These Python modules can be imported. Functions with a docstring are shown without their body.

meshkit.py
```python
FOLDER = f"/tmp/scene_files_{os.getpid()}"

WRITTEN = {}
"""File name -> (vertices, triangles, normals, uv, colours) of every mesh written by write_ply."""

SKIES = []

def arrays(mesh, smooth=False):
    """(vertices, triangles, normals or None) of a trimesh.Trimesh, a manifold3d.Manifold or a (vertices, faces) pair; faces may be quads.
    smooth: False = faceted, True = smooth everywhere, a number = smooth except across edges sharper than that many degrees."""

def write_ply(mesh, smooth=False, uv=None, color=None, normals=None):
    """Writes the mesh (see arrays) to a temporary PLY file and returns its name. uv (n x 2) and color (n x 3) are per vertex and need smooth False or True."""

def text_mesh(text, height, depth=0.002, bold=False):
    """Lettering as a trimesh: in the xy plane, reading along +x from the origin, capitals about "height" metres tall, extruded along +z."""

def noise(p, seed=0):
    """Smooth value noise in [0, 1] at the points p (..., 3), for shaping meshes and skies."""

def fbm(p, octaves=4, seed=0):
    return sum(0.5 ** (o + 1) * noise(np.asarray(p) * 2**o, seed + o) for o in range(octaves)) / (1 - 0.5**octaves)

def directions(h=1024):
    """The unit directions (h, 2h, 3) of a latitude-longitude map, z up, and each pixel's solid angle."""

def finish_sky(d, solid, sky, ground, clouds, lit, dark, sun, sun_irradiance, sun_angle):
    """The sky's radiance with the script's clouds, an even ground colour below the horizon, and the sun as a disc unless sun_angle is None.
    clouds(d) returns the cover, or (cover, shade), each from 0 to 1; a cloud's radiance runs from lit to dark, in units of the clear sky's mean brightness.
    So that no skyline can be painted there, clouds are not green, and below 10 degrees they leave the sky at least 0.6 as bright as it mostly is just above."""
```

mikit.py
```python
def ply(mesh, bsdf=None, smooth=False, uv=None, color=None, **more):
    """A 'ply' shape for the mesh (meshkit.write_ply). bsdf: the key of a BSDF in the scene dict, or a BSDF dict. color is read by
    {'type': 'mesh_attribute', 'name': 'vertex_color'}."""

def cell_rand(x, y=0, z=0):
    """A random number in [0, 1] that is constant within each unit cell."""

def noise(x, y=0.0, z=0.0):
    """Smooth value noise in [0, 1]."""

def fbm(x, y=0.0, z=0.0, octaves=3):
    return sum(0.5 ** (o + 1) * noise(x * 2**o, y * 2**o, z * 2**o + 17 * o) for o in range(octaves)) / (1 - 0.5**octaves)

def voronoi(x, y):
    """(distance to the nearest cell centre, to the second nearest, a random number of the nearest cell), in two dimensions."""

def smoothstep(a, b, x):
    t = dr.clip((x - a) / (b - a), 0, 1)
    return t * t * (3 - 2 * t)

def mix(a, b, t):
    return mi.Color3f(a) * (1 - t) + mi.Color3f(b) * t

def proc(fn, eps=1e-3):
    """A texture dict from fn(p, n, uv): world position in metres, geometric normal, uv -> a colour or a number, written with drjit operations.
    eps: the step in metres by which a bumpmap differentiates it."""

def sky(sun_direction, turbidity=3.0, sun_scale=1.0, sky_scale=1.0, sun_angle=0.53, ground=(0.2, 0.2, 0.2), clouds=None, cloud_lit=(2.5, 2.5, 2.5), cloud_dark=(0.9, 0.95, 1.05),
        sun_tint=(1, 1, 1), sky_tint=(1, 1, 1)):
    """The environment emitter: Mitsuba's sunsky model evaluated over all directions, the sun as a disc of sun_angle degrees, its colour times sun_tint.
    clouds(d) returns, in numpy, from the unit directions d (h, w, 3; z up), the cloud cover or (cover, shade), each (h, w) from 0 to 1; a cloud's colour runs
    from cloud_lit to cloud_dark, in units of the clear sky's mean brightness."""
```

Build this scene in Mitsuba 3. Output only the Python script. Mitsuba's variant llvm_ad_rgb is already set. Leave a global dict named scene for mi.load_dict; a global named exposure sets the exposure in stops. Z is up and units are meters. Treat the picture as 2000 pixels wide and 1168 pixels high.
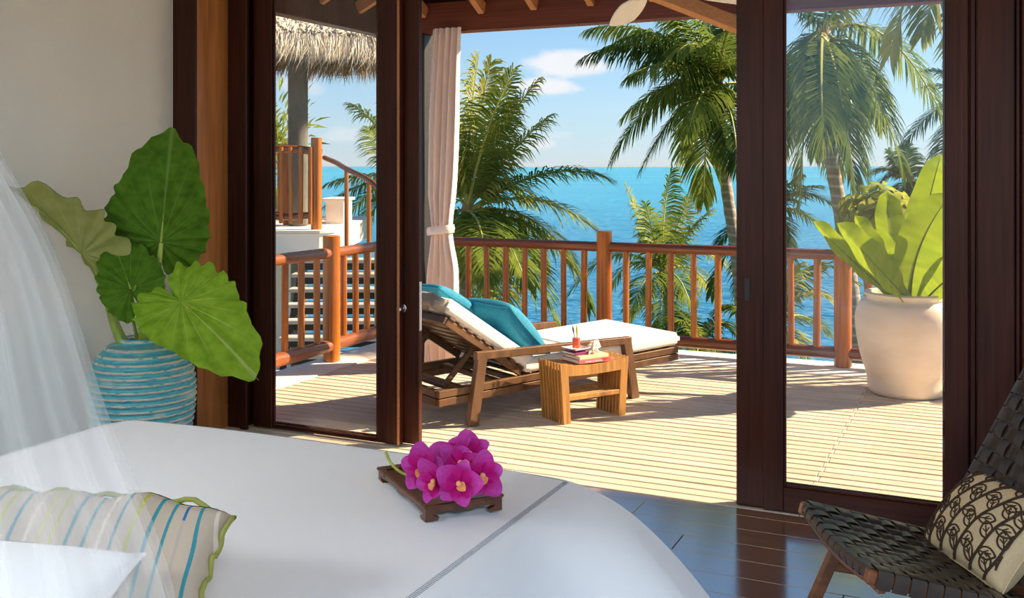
import math, random
import numpy as np, trimesh, drjit as dr, mitsuba as mi
import manifold3d as m3
import mikit, meshkit
from mikit import proc, noise, fbm, cell_rand, smoothstep, mix

T = mi.ScalarTransform4f
rng = np.random.default_rng(7)
scene = {'type': 'scene'}
labels = {}

# ------------------------------------------------------------------ camera, sky, sun, exposure
exposure = 2.15
YAW = math.radians(25.0)
EYE = (0.0, 0.0, 1.70)
scene['camera'] = {'type': 'perspective', 'fov': 53.13, 'fov_axis': 'x', 'near_clip': 0.05, 'far_clip': 20000.0,
                   'principal_point_offset_x': 0.0, 'principal_point_offset_y': 259.0 / 1168.0,
                   'to_world': T().look_at(origin=list(EYE), target=[-math.sin(YAW), math.cos(YAW), EYE[2]], up=[0, 0, 1])}

SUN_AZ, SUN_EL = math.radians(37.0), math.radians(33.0)
SUN = (math.cos(SUN_EL) * math.cos(SUN_AZ), math.cos(SUN_EL) * math.sin(SUN_AZ), math.sin(SUN_EL))


def clouds(d):
    """Fair weather puffs low over the sea, thin veil towards the horizon."""
    az = np.degrees(np.arctan2(d[..., 1], d[..., 0]))
    el = np.degrees(np.arcsin(np.clip(d[..., 2], -1, 1)))
    n = meshkit.fbm(np.stack([az * 0.55, el * 1.3, az * 0 + 3.1], -1), 5, 3)
    n2 = meshkit.fbm(np.stack([az * 0.09 + 40, el * 0.42, az * 0 + 9.2], -1), 5, 11)
    cover = np.clip((n2 - 0.60) * 3.0, 0, 0.55) * np.clip(el / 4, 0, 1) * np.clip((30 - el) / 20, 0, 1)
    for a, e, wa, we, k in ((111.8, 5.7, 2.3, 0.75, 1.1), (113.3, 4.45, 2.4, 0.45, 1.1), (116.6, 4.3, 1.8, 0.5, 0.9), (113.4, 1.15, 1.2, 0.5, 0.9), (112.2, 1.75, 2.0, 0.3, 0.5),
                            (124.0, 1.7, 1.8, 0.45, 0.6), (126.5, 4.6, 1.6, 0.9, 0.6), (96.5, 1.6, 3.5, 0.9, 0.5), (97.0, 3.6, 2.6, 0.7, 0.5)):
        q = ((az - a) / wa) ** 2 + ((el - e) / we) ** 2
        cover = np.maximum(cover, k * np.clip(1.25 - q - (0.62 - n) * 2.6, 0, 1) ** 0.8)
    haze = 0.55 * np.exp(-np.clip(el, 0, 90) / 3.2)
    cover = np.clip(np.maximum(cover, haze), 0, 0.95)
    return cover, np.clip(0.55 - n * 0.6, 0, 0.3)


scene['sky'] = mikit.sky(SUN, turbidity=2.6, sun_scale=2.4, sky_scale=1.0, sun_angle=0.6, ground=(0.27, 0.30, 0.32), clouds=clouds,
                         cloud_lit=(2.6, 2.6, 2.64), cloud_dark=(1.8, 1.95, 2.2), sky_tint=(0.86, 1.0, 1.06), sun_tint=(1.0, 0.94, 0.86))
# ------------------------------------------------------------------ bookkeeping
def numbered(key):
    if key not in scene and key not in labels:
        return key
    n = 1
    while f'{key}_{n:03d}' in scene or f'{key}_{n:03d}' in labels:
        n += 1
    return f'{key}_{n:03d}'


def say(key, label=None, cat=None, group=None, kind=None):
    d = {k: v for k, v in (('label', label), ('category', cat), ('group', group), ('kind', kind)) if v}
    if d:
        labels[key] = d
    return key


def thing(name, label, cat, group=None):
    key = numbered(name)
    labels[key] = {'label': label, 'category': cat}
    if group:
        labels[key]['group'] = group
    return key


def put(name, shape, parent=None, label=None, cat=None, group=None, kind=None, at=None):
    key = numbered(f'{parent}__{name}' if parent else name)
    scene[key] = shape if at is None else {**shape, 'to_world': at}
    return say(key, label, cat, group, kind)


def obj(name, mesh, mat, parent=None, smooth=False, uv=None, **more):
    return put(name, mikit.ply(mesh, mat, smooth=smooth, uv=uv), parent, **more)


# ------------------------------------------------------------------ mesh makers
def cat_(*ms):
    ms = [m for m in ms if m is not None]
    vs, fs, n = [], [], 0
    for v, f in ms:
        vs.append(v)
        fs.append(f + n)
        n += len(v)
    return np.vstack(vs), np.vstack(fs)


_s = np.array([[x, y, z] for x in (-1, 1) for y in (-1, 1) for z in (-1, 1)], float)
_pts = np.vstack([_s * [1, 0.8, 0.8], _s * [0.8, 1, 0.8], _s * [0.8, 0.8, 1]])
_hull = trimesh.convex.convex_hull(trimesh.PointCloud(_pts).vertices)
_order = np.array([np.argmin(np.abs(_pts - v).sum(1)) for v in _hull.vertices])
_CF = _order[_hull.faces]
_SF = np.array([[0, 1, 3], [0, 3, 2], [4, 6, 7], [4, 7, 5], [0, 4, 5], [0, 5, 1], [2, 3, 7], [2, 7, 6], [0, 2, 6], [0, 6, 4], [1, 5, 7], [1, 7, 3]])


def block(sx, sy, sz, c=0.004):
    """A box of the given full sizes about the origin with chamfered edges."""
    h = np.array([sx, sy, sz]) / 2
    if c <= 0:
        return _s * h, _SF.copy()
    c = min(c, 0.45 * 2 * h.min())
    v = np.vstack([_s * (h - [0, c, c]), _s * (h - [c, 0, c]), _s * (h - [c, c, 0])])
    return v, _CF.copy()


def box(x0, x1, y0, y1, z0, z1, c=0.004):
    v, f = block(x1 - x0, y1 - y0, z1 - z0, c)
    return v + [(x0 + x1) / 2, (y0 + y1) / 2, (z0 + z1) / 2], f


def frame3(d, up=(0, 0, 1)):
    d = np.asarray(d, float)
    d = d / np.linalg.norm(d)
    up = np.asarray(up, float)
    s = np.cross(up, d)
    if np.linalg.norm(s) < 1e-6:
        s = np.cross([1, 0, 0], d)
    s /= np.linalg.norm(s)
    return d, s, np.cross(d, s)


def beam(p0, p1, w, h, up=(0, 0, 1), c=0.004):
    """A chamfered bar from p0 to p1: w across, h along up."""
    p0, p1 = np.asarray(p0, float), np.asarray(p1, float)
    d, s, u = frame3(p1 - p0, up)
    v, f = block(np.linalg.norm(p1 - p0), w, h, c)
    return (p0 + p1) / 2 + v[:, :1] * d + v[:, 1:2] * s + v[:, 2:] * u, f


def tube(pts, r, n=10, caps=True):
    p = np.asarray(pts, float)
    r = np.broadcast_to(r, (len(p),)).astype(float)
    t = np.gradient(p, axis=0)
    t /= np.linalg.norm(t, axis=1, keepdims=True) + 1e-12
    s = np.cross(t[0], [0, 0, 1] if abs(t[0][2]) < 0.9 else [1, 0, 0])
    rows = []
    for k in range(len(p)):
        s = s - t[k] * (s @ t[k])
        s /= np.linalg.norm(s)
        b = np.cross(t[k], s)
        a = np.arange(n) * 2 * np.pi / n
        rows.append(p[k] + r[k] * (np.cos(a)[:, None] * s + np.sin(a)[:, None] * b))
    v = np.vstack(rows)
    f = []
    i, j = np.meshgrid(np.arange(len(p) - 1), np.arange(n), indexing='ij')
    i, j = i.ravel(), j.ravel()
    a, b, c, d = i * n + j, i * n + (j + 1) % n, (i + 1) * n + (j + 1) % n, (i + 1) * n + j
    f = np.vstack([np.stack([a, b, c], 1), np.stack([a, c, d], 1)])
    if caps:
        k = len(v)
        v = np.vstack([v, p[:1], p[-1:]])
        j = np.arange(n)
        f = np.vstack([f, np.stack([j * 0 + k, (j + 1) % n, j], 1), np.stack([j * 0 + k + 1, (len(p) - 1) * n + j, (len(p) - 1) * n + (j + 1) % n], 1)])
    return v, f


def log(p0, p1, r, n=12, r1=None, soft=0.15):
    """A round pole with softly rounded ends."""
    p0, p1 = np.asarray(p0, float), np.asarray(p1, float)
    r1 = r if r1 is None else r1
    L = np.linalg.norm(p1 - p0)
    e = min(soft * r / L, 0.2)
    ts = [0, e, 1 - e, 1]
    return tube([p0 + (p1 - p0) * t for t in ts], [r * 0.86, r, r1, r1 * 0.86], n)


def lathe(profile, n=48):
    """profile: (radius, z) from bottom to top, about the z axis."""
    pr = np.asarray(profile, float)
    a = np.arange(n) * 2 * np.pi / n
    v = np.stack([pr[:, 0, None] * np.cos(a), pr[:, 0, None] * np.sin(a), np.broadcast_to(pr[:, 1, None], (len(pr), n))], -1).reshape(-1, 3)
    i, j = np.meshgrid(np.arange(len(pr) - 1), np.arange(n), indexing='ij')
    i, j = i.ravel(), j.ravel()
    a, b, c, d = i * n + j, i * n + (j + 1) % n, (i + 1) * n + (j + 1) % n, (i + 1) * n + j
    return v, np.vstack([np.stack([a, b, c], 1), np.stack([a, c, d], 1)])


def sheet(g, close_u=False):
    """A grid of points (nu, nv, 3) as a surface, and its uv."""
    g = np.asarray(g, float)
    nu, nv = g.shape[:2]
    i, j = np.meshgrid(np.arange(nu if close_u else nu - 1), np.arange(nv - 1), indexing='ij')
    i, j = i.ravel(), j.ravel()
    k = (i + 1) % nu
    a, b, c, d = i * nv + j, k * nv + j, k * nv + j + 1, i * nv + j + 1
    return g.reshape(-1, 3), np.vstack([np.stack([a, b, c], 1), np.stack([a, c, d], 1)])


def solid_sheet(g, t):
    """The sheet with thickness t, closed round its border."""
    g = np.asarray(g, float)
    du, dv = np.gradient(g, axis=0), np.gradient(g, axis=1)
    n = np.cross(du, dv)
    n /= np.linalg.norm(n, axis=2, keepdims=True) + 1e-12
    top, bot = g + n * t / 2, g - n * t / 2
    v1, f1 = sheet(top)
    v2, f2 = sheet(bot)
    nu, nv = g.shape[:2]
    ring = np.concatenate([np.arange(nu) * nv, (nu - 1) * nv + np.arange(1, nv), (np.arange(nu - 2, -1, -1)) * nv + nv - 1, np.arange(nv - 2, 0, -1)])
    a, b = ring, np.roll(ring, -1)
    k = nu * nv
    side = np.vstack([np.stack([a, a + k, b + k], 1), np.stack([a, b + k, b], 1)])
    return np.vstack([v1, v2]), np.vstack([f1, f2[:, ::-1] + k, side])


def prism(poly, t, c=0.0):
    """A polygon in xz, extruded along y by t about y = 0."""
    p = np.asarray(poly, float)
    area = np.sum(p[:, 0] * np.roll(p[:, 1], -1) - p[:, 1] * np.roll(p[:, 0], -1))
    if area < 0:
        p = p[::-1]
    cs = m3.CrossSection([p.tolist()])
    m = m3.Manifold.extrude(cs, t).to_mesh()
    v, f = np.array(m.vert_properties[:, :3], float), np.array(m.tri_verts)
    return np.stack([v[:, 0], t / 2 - v[:, 2], v[:, 1]], 1), f


def moved(m, loc=(0, 0, 0), rz=0.0, rx=0.0, ry=0.0, s=1.0):
    v, f = m
    R = trimesh.transformations.euler_matrix(rx, ry, rz, 'sxyz')[:3, :3]
    return (np.asarray(v) * s) @ R.T + np.asarray(loc, float), f


def flip(m):
    return m[0], m[1][:, ::-1]


def bez(p, n):
    p = np.asarray(p, float)
    t = np.linspace(0, 1, n)[:, None]
    if len(p) == 3:
        return (1 - t) ** 2 * p[0] + 2 * t * (1 - t) * p[1] + t * t * p[2]
    return (1 - t) ** 3 * p[0] + 3 * t * (1 - t) ** 2 * p[1] + 3 * t * t * (1 - t) * p[2] + t ** 3 * p[3]


def ball(c, r, sub=2):
    m = trimesh.creation.icosphere(subdivisions=sub)
    return np.array(m.vertices) * r + np.asarray(c, float), np.array(m.faces)


def catmull(pts, n):
    p = np.asarray(pts, float)
    from scipy.interpolate import CubicSpline
    L = np.concatenate([[0], np.cumsum(np.linalg.norm(np.diff(p, axis=0), axis=1))])
    return CubicSpline(L / L[-1], p, bc_type='natural')(np.linspace(0, 1, n))
# ------------------------------------------------------------------ materials
def rgb(*c):
    return {'type': 'rgb', 'value': list(c)}


def pr(base, rough=0.5, **k):
    d = {'type': 'principled', 'base_color': rgb(*base) if isinstance(base, (tuple, list)) else base, 'roughness': rough, 'specular': 0.5}
    d.update(k)
    return {'type': 'twosided', 'b': d}


def mat(name, d):
    scene[name] = d
    return name


def grain(axis, a, b, fine=70.0, along=2.2):
    """Wood: streaks along one world axis between two tones."""
    def fn(p, n, uv):
        s = [fine, fine, fine]
        s[axis] = along
        q = fbm(p.x * s[0], p.y * s[1], p.z * s[2], 3)
        s2 = [11.0, 11.0, 11.0]
        s2[axis] = 0.8
        w = noise(p.x * s2[0], p.y * s2[1], p.z * s2[2])
        return mix(a, b, dr.clip(q * 1.1 + (w - 0.5) * 0.6, 0, 1))
    return proc(fn)


def deck_fn(p, n, uv):
    row = dr.floor((p.y - 5.10) / 0.1)
    t = cell_rand(row, dr.floor((p.x + 0.85 + 2.4 * (cell_rand(row, 5) > 0.5)) / 3.6), 2)
    g = fbm(p.x * 2.0, p.y * 90.0, 1.0, 3)
    blot = fbm(p.x * 2.5, p.y * 2.5, 4.0, 3)
    c = mix((0.45, 0.37, 0.29), (0.63, 0.545, 0.45), dr.clip(0.55 * g + 0.55 * t, 0, 1))
    return c * (0.82 + 0.3 * blot)


def floor_fn(p, n, uv):
    row = dr.floor((p.y - 5.04) / 0.19)
    t = cell_rand(row, dr.floor((p.x + 0.7 * row) / 1.3), 2)
    g = fbm(p.x * 2.0, p.y * 60.0, 1.0, 4)
    return mix((0.15, 0.058, 0.020), (0.36, 0.155, 0.055), dr.clip(0.7 * g + 0.45 * t - 0.1, 0, 1))


def wall_fn(p, n, uv):
    return mix((0.68, 0.655, 0.585), (0.71, 0.685, 0.615), fbm(p.x * 3, p.y * 3, p.z * 3, 3))


def sea_bump(p, n, uv):
    return 0.30 * noise(p.x * 0.30, p.y * 0.55, 1.0) + 0.14 * noise(p.x * 0.8, p.y * 1.5, 5.0) + 0.06 * noise(p.x * 2.2, p.y * 3.6, 9.0)


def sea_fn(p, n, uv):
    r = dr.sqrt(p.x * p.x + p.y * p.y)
    far = smoothstep(60.0, 420.0, r)  # paler with distance: horizon haze painted into the water colour
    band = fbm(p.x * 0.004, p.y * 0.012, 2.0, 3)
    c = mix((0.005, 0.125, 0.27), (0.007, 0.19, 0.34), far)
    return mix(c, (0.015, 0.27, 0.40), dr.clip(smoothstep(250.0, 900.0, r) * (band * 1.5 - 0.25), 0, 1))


mat('plaster', pr(proc(wall_fn), 0.85))
mat('door_wood', pr(grain(2, (0.022, 0.0055, 0.0028), (0.062, 0.0135, 0.006)), 0.38, specular=0.22))
mat('door_wood_flat', pr(grain(0, (0.022, 0.0055, 0.0028), (0.062, 0.0135, 0.006)), 0.38, specular=0.22))
mat('lit_jamb_wood', pr(grain(2, (0.28, 0.095, 0.025), (0.52, 0.21, 0.062), 45), 0.35))  # the post's lit side painted as a lighter wood
mat('porch_wood', pr(grain(0, (0.11, 0.026, 0.012), (0.19, 0.050, 0.022)), 0.45))
mat('rafter_wood', pr(grain(1, (0.36, 0.155, 0.055), (0.50, 0.235, 0.09)), 0.5))
mat('dark_post', pr((0.012, 0.010, 0.010), 0.5))
mat('deck_wood', pr(proc(deck_fn), 0.62))
mat('plank_wood', {'type': 'twosided', 'b': {'type': 'blendbsdf', 'weight': 0.60,
    'wood': {'type': 'principled', 'base_color': proc(floor_fn), 'roughness': 0.16, 'eta': 1.9, 'clearcoat': 1.0, 'clearcoat_gloss': 0.95},
    'lacquer': {'type': 'principled', 'base_color': rgb(0.80, 0.82, 0.84), 'roughness': 0.15, 'metallic': 1.0}}})
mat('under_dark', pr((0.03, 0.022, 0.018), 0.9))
mat('stone', pr((0.72, 0.68, 0.60), 0.8))
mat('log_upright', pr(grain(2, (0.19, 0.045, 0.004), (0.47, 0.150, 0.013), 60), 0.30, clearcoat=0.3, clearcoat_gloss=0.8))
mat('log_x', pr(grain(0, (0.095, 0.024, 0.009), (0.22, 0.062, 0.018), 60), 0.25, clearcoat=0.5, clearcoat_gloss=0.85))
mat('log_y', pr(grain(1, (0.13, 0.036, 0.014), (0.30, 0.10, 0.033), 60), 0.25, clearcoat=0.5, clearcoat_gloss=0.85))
mat('glass', {'type': 'thindielectric', 'int_ior': 1.33})
mat('steel', {'type': 'roughconductor', 'material': 'Cr', 'alpha': 0.22})
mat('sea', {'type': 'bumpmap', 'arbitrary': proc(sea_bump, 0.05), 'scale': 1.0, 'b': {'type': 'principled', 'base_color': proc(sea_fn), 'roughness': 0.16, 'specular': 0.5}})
mat('hill', pr((0.06, 0.09, 0.03), 0.95))
# ------------------------------------------------------------------ the room
WX = -4.70                                     # inner face of the left wall
obj('wall_left', box(WX - 0.2, WX, -1.2, 5.02, -0.1, 3.3, 0), 'plaster', kind='structure')
obj('ceiling', box(WX - 0.2, 3.3, 0.9, 5.5, 3.2, 3.35, 0), 'plaster', kind='structure')
sub = obj('floor', box(WX, 3.3, -3.6, 5.10, -0.12, -0.025, 0), 'under_dark', kind='structure')
row = 0
yy = 5.095
while yy > 1.2:
    w = 0.10 if row == 0 else 0.19
    xs = [-4.7 + 0.9 * ((row * 0.37) % 1)]
    xs = [-4.69] + [x for x in np.arange(-4.69 + 0.55 + 1.3 * ((row * 0.618) % 1), 3.2, 1.75)] + [3.25]
    for a, b in zip(xs[:-1], xs[1:]):
        if b > -2.4:
            obj('plank', box(a + 0.0012, b - 0.0012, yy - w + 0.0012, yy - 0.0012, -0.025, 0.0, 0.0018), 'plank_wood', sub)
    yy -= w
    row += 1
obj('planking', box(-4.69, 3.25, -3.5, yy, -0.025, 0.0, 0), 'plank_wood', sub)

# post and frame at the left end of the door wall
obj("trim_1", box(-4.70, -4.517, 5.004, 5.44, -0.02, 3.2, 0.004), "lit_jamb_wood", kind='structure')
obj("trim_2", box(-4.72, -4.519, 4.985, 5.003, -0.02, 3.2, 0.003), "door_wood", kind="structure")  # dark board painting the shade on the post's front face
obj('trim_3', box(-4.517, -4.405, 5.285, 5.43, -0.02, 3.2, 0.004), 'door_wood', kind='structure')
obj('trim_4', box(-4.40, -4.345, 5.262, 5.29, -0.02, 3.2, 0.006), 'door_wood', kind='structure')
obj('wall_front', box(-4.9, 3.3, 5.12, 5.5, 3.0, 3.3, 0.004), 'door_wood_flat', kind='structure')

# right part of the door wall: dark upright boards
wr = obj('wall_right', box(-0.20, 3.3, 5.225, 5.40, -0.02, 3.0, 0), 'door_wood', kind='structure')
for x0, x1, y in ((-0.185, -0.085, 5.055), (-0.082, -0.055, 5.075), (-0.052, 0.10, 5.045), (0.104, 0.125, 5.07), (0.128, 0.30, 5.05), (0.305, 0.52, 5.06), (0.525, 0.75, 5.06), (0.755, 1.0, 5.06)):
    obj('panel', box(x0, x1, y, 5.106, -0.02, 3.0, 0.005), 'door_wood', wr)


# sliding doors
def leaf(n, x0, x1, y, s0, s1, z0, z1, rail, deep=0.042, pane=True):
    """x0..x1 outer width, s0 and s1 stile widths, rail the height of the bottom rail."""
    d = obj(f'door_{n}', box(x0, x0 + s0, y, y + deep, z0, z1, 0.004), 'door_wood', kind='structure')
    obj('stile', box(x1 - s1, x1, y, y + deep, z0, z1, 0.004), 'door_wood', d)
    obj('bottom_rail', box(x0 + s0, x1 - s1, y + 0.001, y + deep - 0.001, z0, z0 + rail, 0.004), 'door_wood_flat', d)
    obj('top_rail', box(x0 + s0, x1 - s1, y + 0.001, y + deep - 0.001, z1 - 0.12, z1, 0.004), 'door_wood_flat', d)
    b = 0.012
    for q in (box(x0 + s0, x0 + s0 + b, y + 0.012, y + deep - 0.012, z0 + rail, z1 - 0.12, 0.003), box(x1 - s1 - b, x1 - s1, y + 0.012, y + deep - 0.012, z0 + rail, z1 - 0.12, 0.003),
              box(x0 + s0 + b, x1 - s1 - b, y + 0.012, y + deep - 0.012, z0 + rail, z0 + rail + b, 0.003)):
        obj('glazing_bead', q, 'door_wood', d)
    yc = y + deep / 2
    g = np.array([[[x0 + s0 + b * 0.5, yc, z0 + rail + b * 0.5], [x0 + s0 + b * 0.5, yc, z1 - 0.12]], [[x1 - s1 - b * 0.5, yc, z0 + rail + b * 0.5], [x1 - s1 - b * 0.5, yc, z1 - 0.12]]])
    obj('glass_pane', sheet(g), 'glass', d)
    return d


def flush_pull(d, x, y, z, h=0.125, w=0.034):
    """A recessed finger pull: a thin rim round a flat dark plate painted as its shaded hollow."""
    rim = [box(x - w / 2, x - w / 2 + 0.004, y - 0.003, y + 0.002, z - h / 2, z + h / 2, 0.001), box(x + w / 2 - 0.004, x + w / 2, y - 0.003, y + 0.002, z - h / 2, z + h / 2, 0.001),
           box(x - w / 2 + 0.004, x + w / 2 - 0.004, y - 0.003, y + 0.002, z - h / 2, z - h / 2 + 0.005, 0.001), box(x - w / 2 + 0.004, x + w / 2 - 0.004, y - 0.003, y + 0.002, z + h / 2 - 0.005, z + h / 2, 0.001)]
    k = obj('finger_pull', cat_(*rim), 'door_wood', d)
    obj('cup', box(x - w / 2 + 0.004, x + w / 2 - 0.004, y - 0.0012, y + 0.001, z - h / 2 + 0.005, z + h / 2 - 0.005, 0), 'dark_post', k)


d1 = leaf(1, -4.345, -3.235, 5.330, 0.150, 0.165, 0.012, 3.0, 0.012)
d2 = leaf(2, -4.400, -3.135, 5.385, 0.150, 0.150, 0.012, 3.0, 0.012)
obj('edge_strip', box(-3.2495, -3.2355, 5.318, 5.331, 0.012, 3.0, 0.003), 'lit_jamb_wood', d1)
flush_pull(d2, -3.245 + 0.005, 5.385, 1.03, 0.13)
hx, hz = -3.246, 0.835
hd = obj('door_handle', moved(lathe([(0, -0.001), (0.026, 0), (0.026, 0.003), (0.022, 0.006), (0, 0.006)], 32), (hx, 5.385, hz), rx=math.pi / 2), 'steel', d2, smooth=40, label='round brushed steel knob on a rose')
obj('knob', moved(lathe([(0.0, 0.004), (0.009, 0.004), (0.008, 0.03), (0.011, 0.034), (0.0165, 0.038), (0.018, 0.046), (0.0165, 0.056), (0.010, 0.062), (0, 0.063)], 28), (hx, 5.385, hz), rx=math.pi / 2), 'steel', hd, smooth=40)
lp = obj('lock_plate', box(-3.136, -3.133, 5.392, 5.420, 0.70, 1.0, 0.001), 'steel', d2)

d3 = leaf(3, -1.015, 0.16, 5.110, 0.098, 0.098, 0.006, 3.0, 0.120)
d4 = leaf(4, -1.155, 0.02, 5.160, 0.150, 0.15, 0.006, 3.0, 0.116)
obj('cover_strip', box(-1.150, -1.012, 5.125, 5.158, 0.006, 3.0, 0.004), 'door_wood', d4)
flush_pull(d4, -1.096, 5.125, 1.087, 0.125)

# ------------------------------------------------------------------ the deck
dk = obj('deck', box(-5.34, 2.6, 5.10, 9.2, -0.40, -0.03, 0), 'under_dark', kind='structure')
for k in range(35):
    y0 = 5.10 + 0.1 * k
    xs = [-4.93, -0.86, 2.5] if k % 2 else [-4.93, -2.9 + 0.2 * (k % 3), -0.84, 2.5]
    for a, b in zip(xs[:-1], xs[1:]):
        dz = float(rng.uniform(-0.0012, 0.0012))
        obj('board', box(a + 0.0015, b - 0.0015, y0 + 0.0065, y0 + 0.0935, -0.03, dz, 0.003), 'deck_wood', dk)
obj('curb', box(-5.34, 2.6, 8.605, 9.2, -0.03, 0.012, 0.006), 'stone', dk, label='pale stone curb')
obj('curb', box(-5.34, -4.935, 5.10, 8.6, -0.03, 0.010, 0.006), 'stone', dk, label='pale stone curb')

# ------------------------------------------------------------------ sea and slope
g = np.array([[[-60000.0, 45.0, -12.0], [-60000.0, 80000.0, -12.0]], [[60000.0, 45.0, -12.0], [60000.0, 80000.0, -12.0]]])
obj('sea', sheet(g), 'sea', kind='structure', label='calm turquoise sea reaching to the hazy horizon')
nu, nv = 60, 24
gx, gy = np.meshgrid(np.linspace(-60, 45, nu), np.linspace(9.6, 52, nv), indexing='ij')
gz = -1.4 - (gy - 9.6) * 0.285 + 0.9 * (meshkit.fbm(np.stack([gx * 0.3, gy * 0.3, gx * 0], -1), 3) - 0.5)
obj('hillside', sheet(np.stack([gx, gy, gz], -1)), 'hill', kind='structure', smooth=True, label='green slope below the deck')

# ------------------------------------------------------------------ porch roof over the deck
PX, PY, PZ = -4.80, 7.66, 2.83
pc = obj('porch', box(PX - 0.09, 3.0, PY - 0.06, PY + 0.06, PZ, PZ + 0.26, 0.006), 'porch_wood', kind='structure', label='dark red-brown timber porch roof')
obj('side_beam', box(PX - 0.06, PX + 0.06, 5.45, PY - 0.065, PZ, PZ + 0.26, 0.006), 'door_wood', pc)
sl = 0.5
for x in (-4.36, -3.81, -3.335, -2.845, -2.34, -1.75, -1.22, -0.70, -0.18, 0.34, 0.86, 1.38, 1.9, 2.4):
    run = min(2.15, max(0.12, x - PX - 0.1)) if x < -2.7 else 2.15
    y0 = PY - 0.07
    obj('rafter', beam((x, y0, PZ + 0.175), (x, y0 - run, PZ + 0.175 + sl * run), 0.055, 0.10, c=0.003), 'rafter_wood', pc)
for y in (7.13, 6.6, 6.07):
    run = min(2.2, PY - y - 0.08)
    obj('rafter', beam((PX + 0.07, y, PZ + 0.175), (PX + 0.07 + run, y, PZ + 0.175 + sl * run), 0.05, 0.10, c=0.003), 'rafter_wood', pc)
obj('hip_rafter', beam((PX + 0.06, PY - 0.06, PZ + 0.19), (PX + 2.2, PY - 2.2, PZ + 0.19 + sl * 2.14), 0.07, 0.13, c=0.004), 'porch_wood', pc)
q = np.array([[[PX - 0.1, PY + 0.1, PZ + 0.19], [PX + 2.2, PY - 2.2, PZ + 1.34]], [[3.0, PY + 0.1, PZ + 0.19], [3.0, PY - 2.2, PZ + 1.34]]])
obj('soffit', solid_sheet(q + [0, 0, 0.075], 0.04), 'porch_wood', pc)
q = np.array([[[PX - 0.1, 5.3, PZ + 0.19], [PX + 2.2, 5.3, PZ + 1.34]], [[PX - 0.1, PY + 0.1, PZ + 0.19], [PX + 2.2, PY - 2.2, PZ + 1.34]]])
obj('soffit', solid_sheet(q + [0, 0, 0.075], 0.04), 'porch_wood', pc)
obj('brace', beam((-2.55, 6.25, 3.085), (-1.574, 7.55, 2.69), 0.10, 0.10, c=0.004), 'rafter_wood', pc, label='pale timber diagonal brace')
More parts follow.
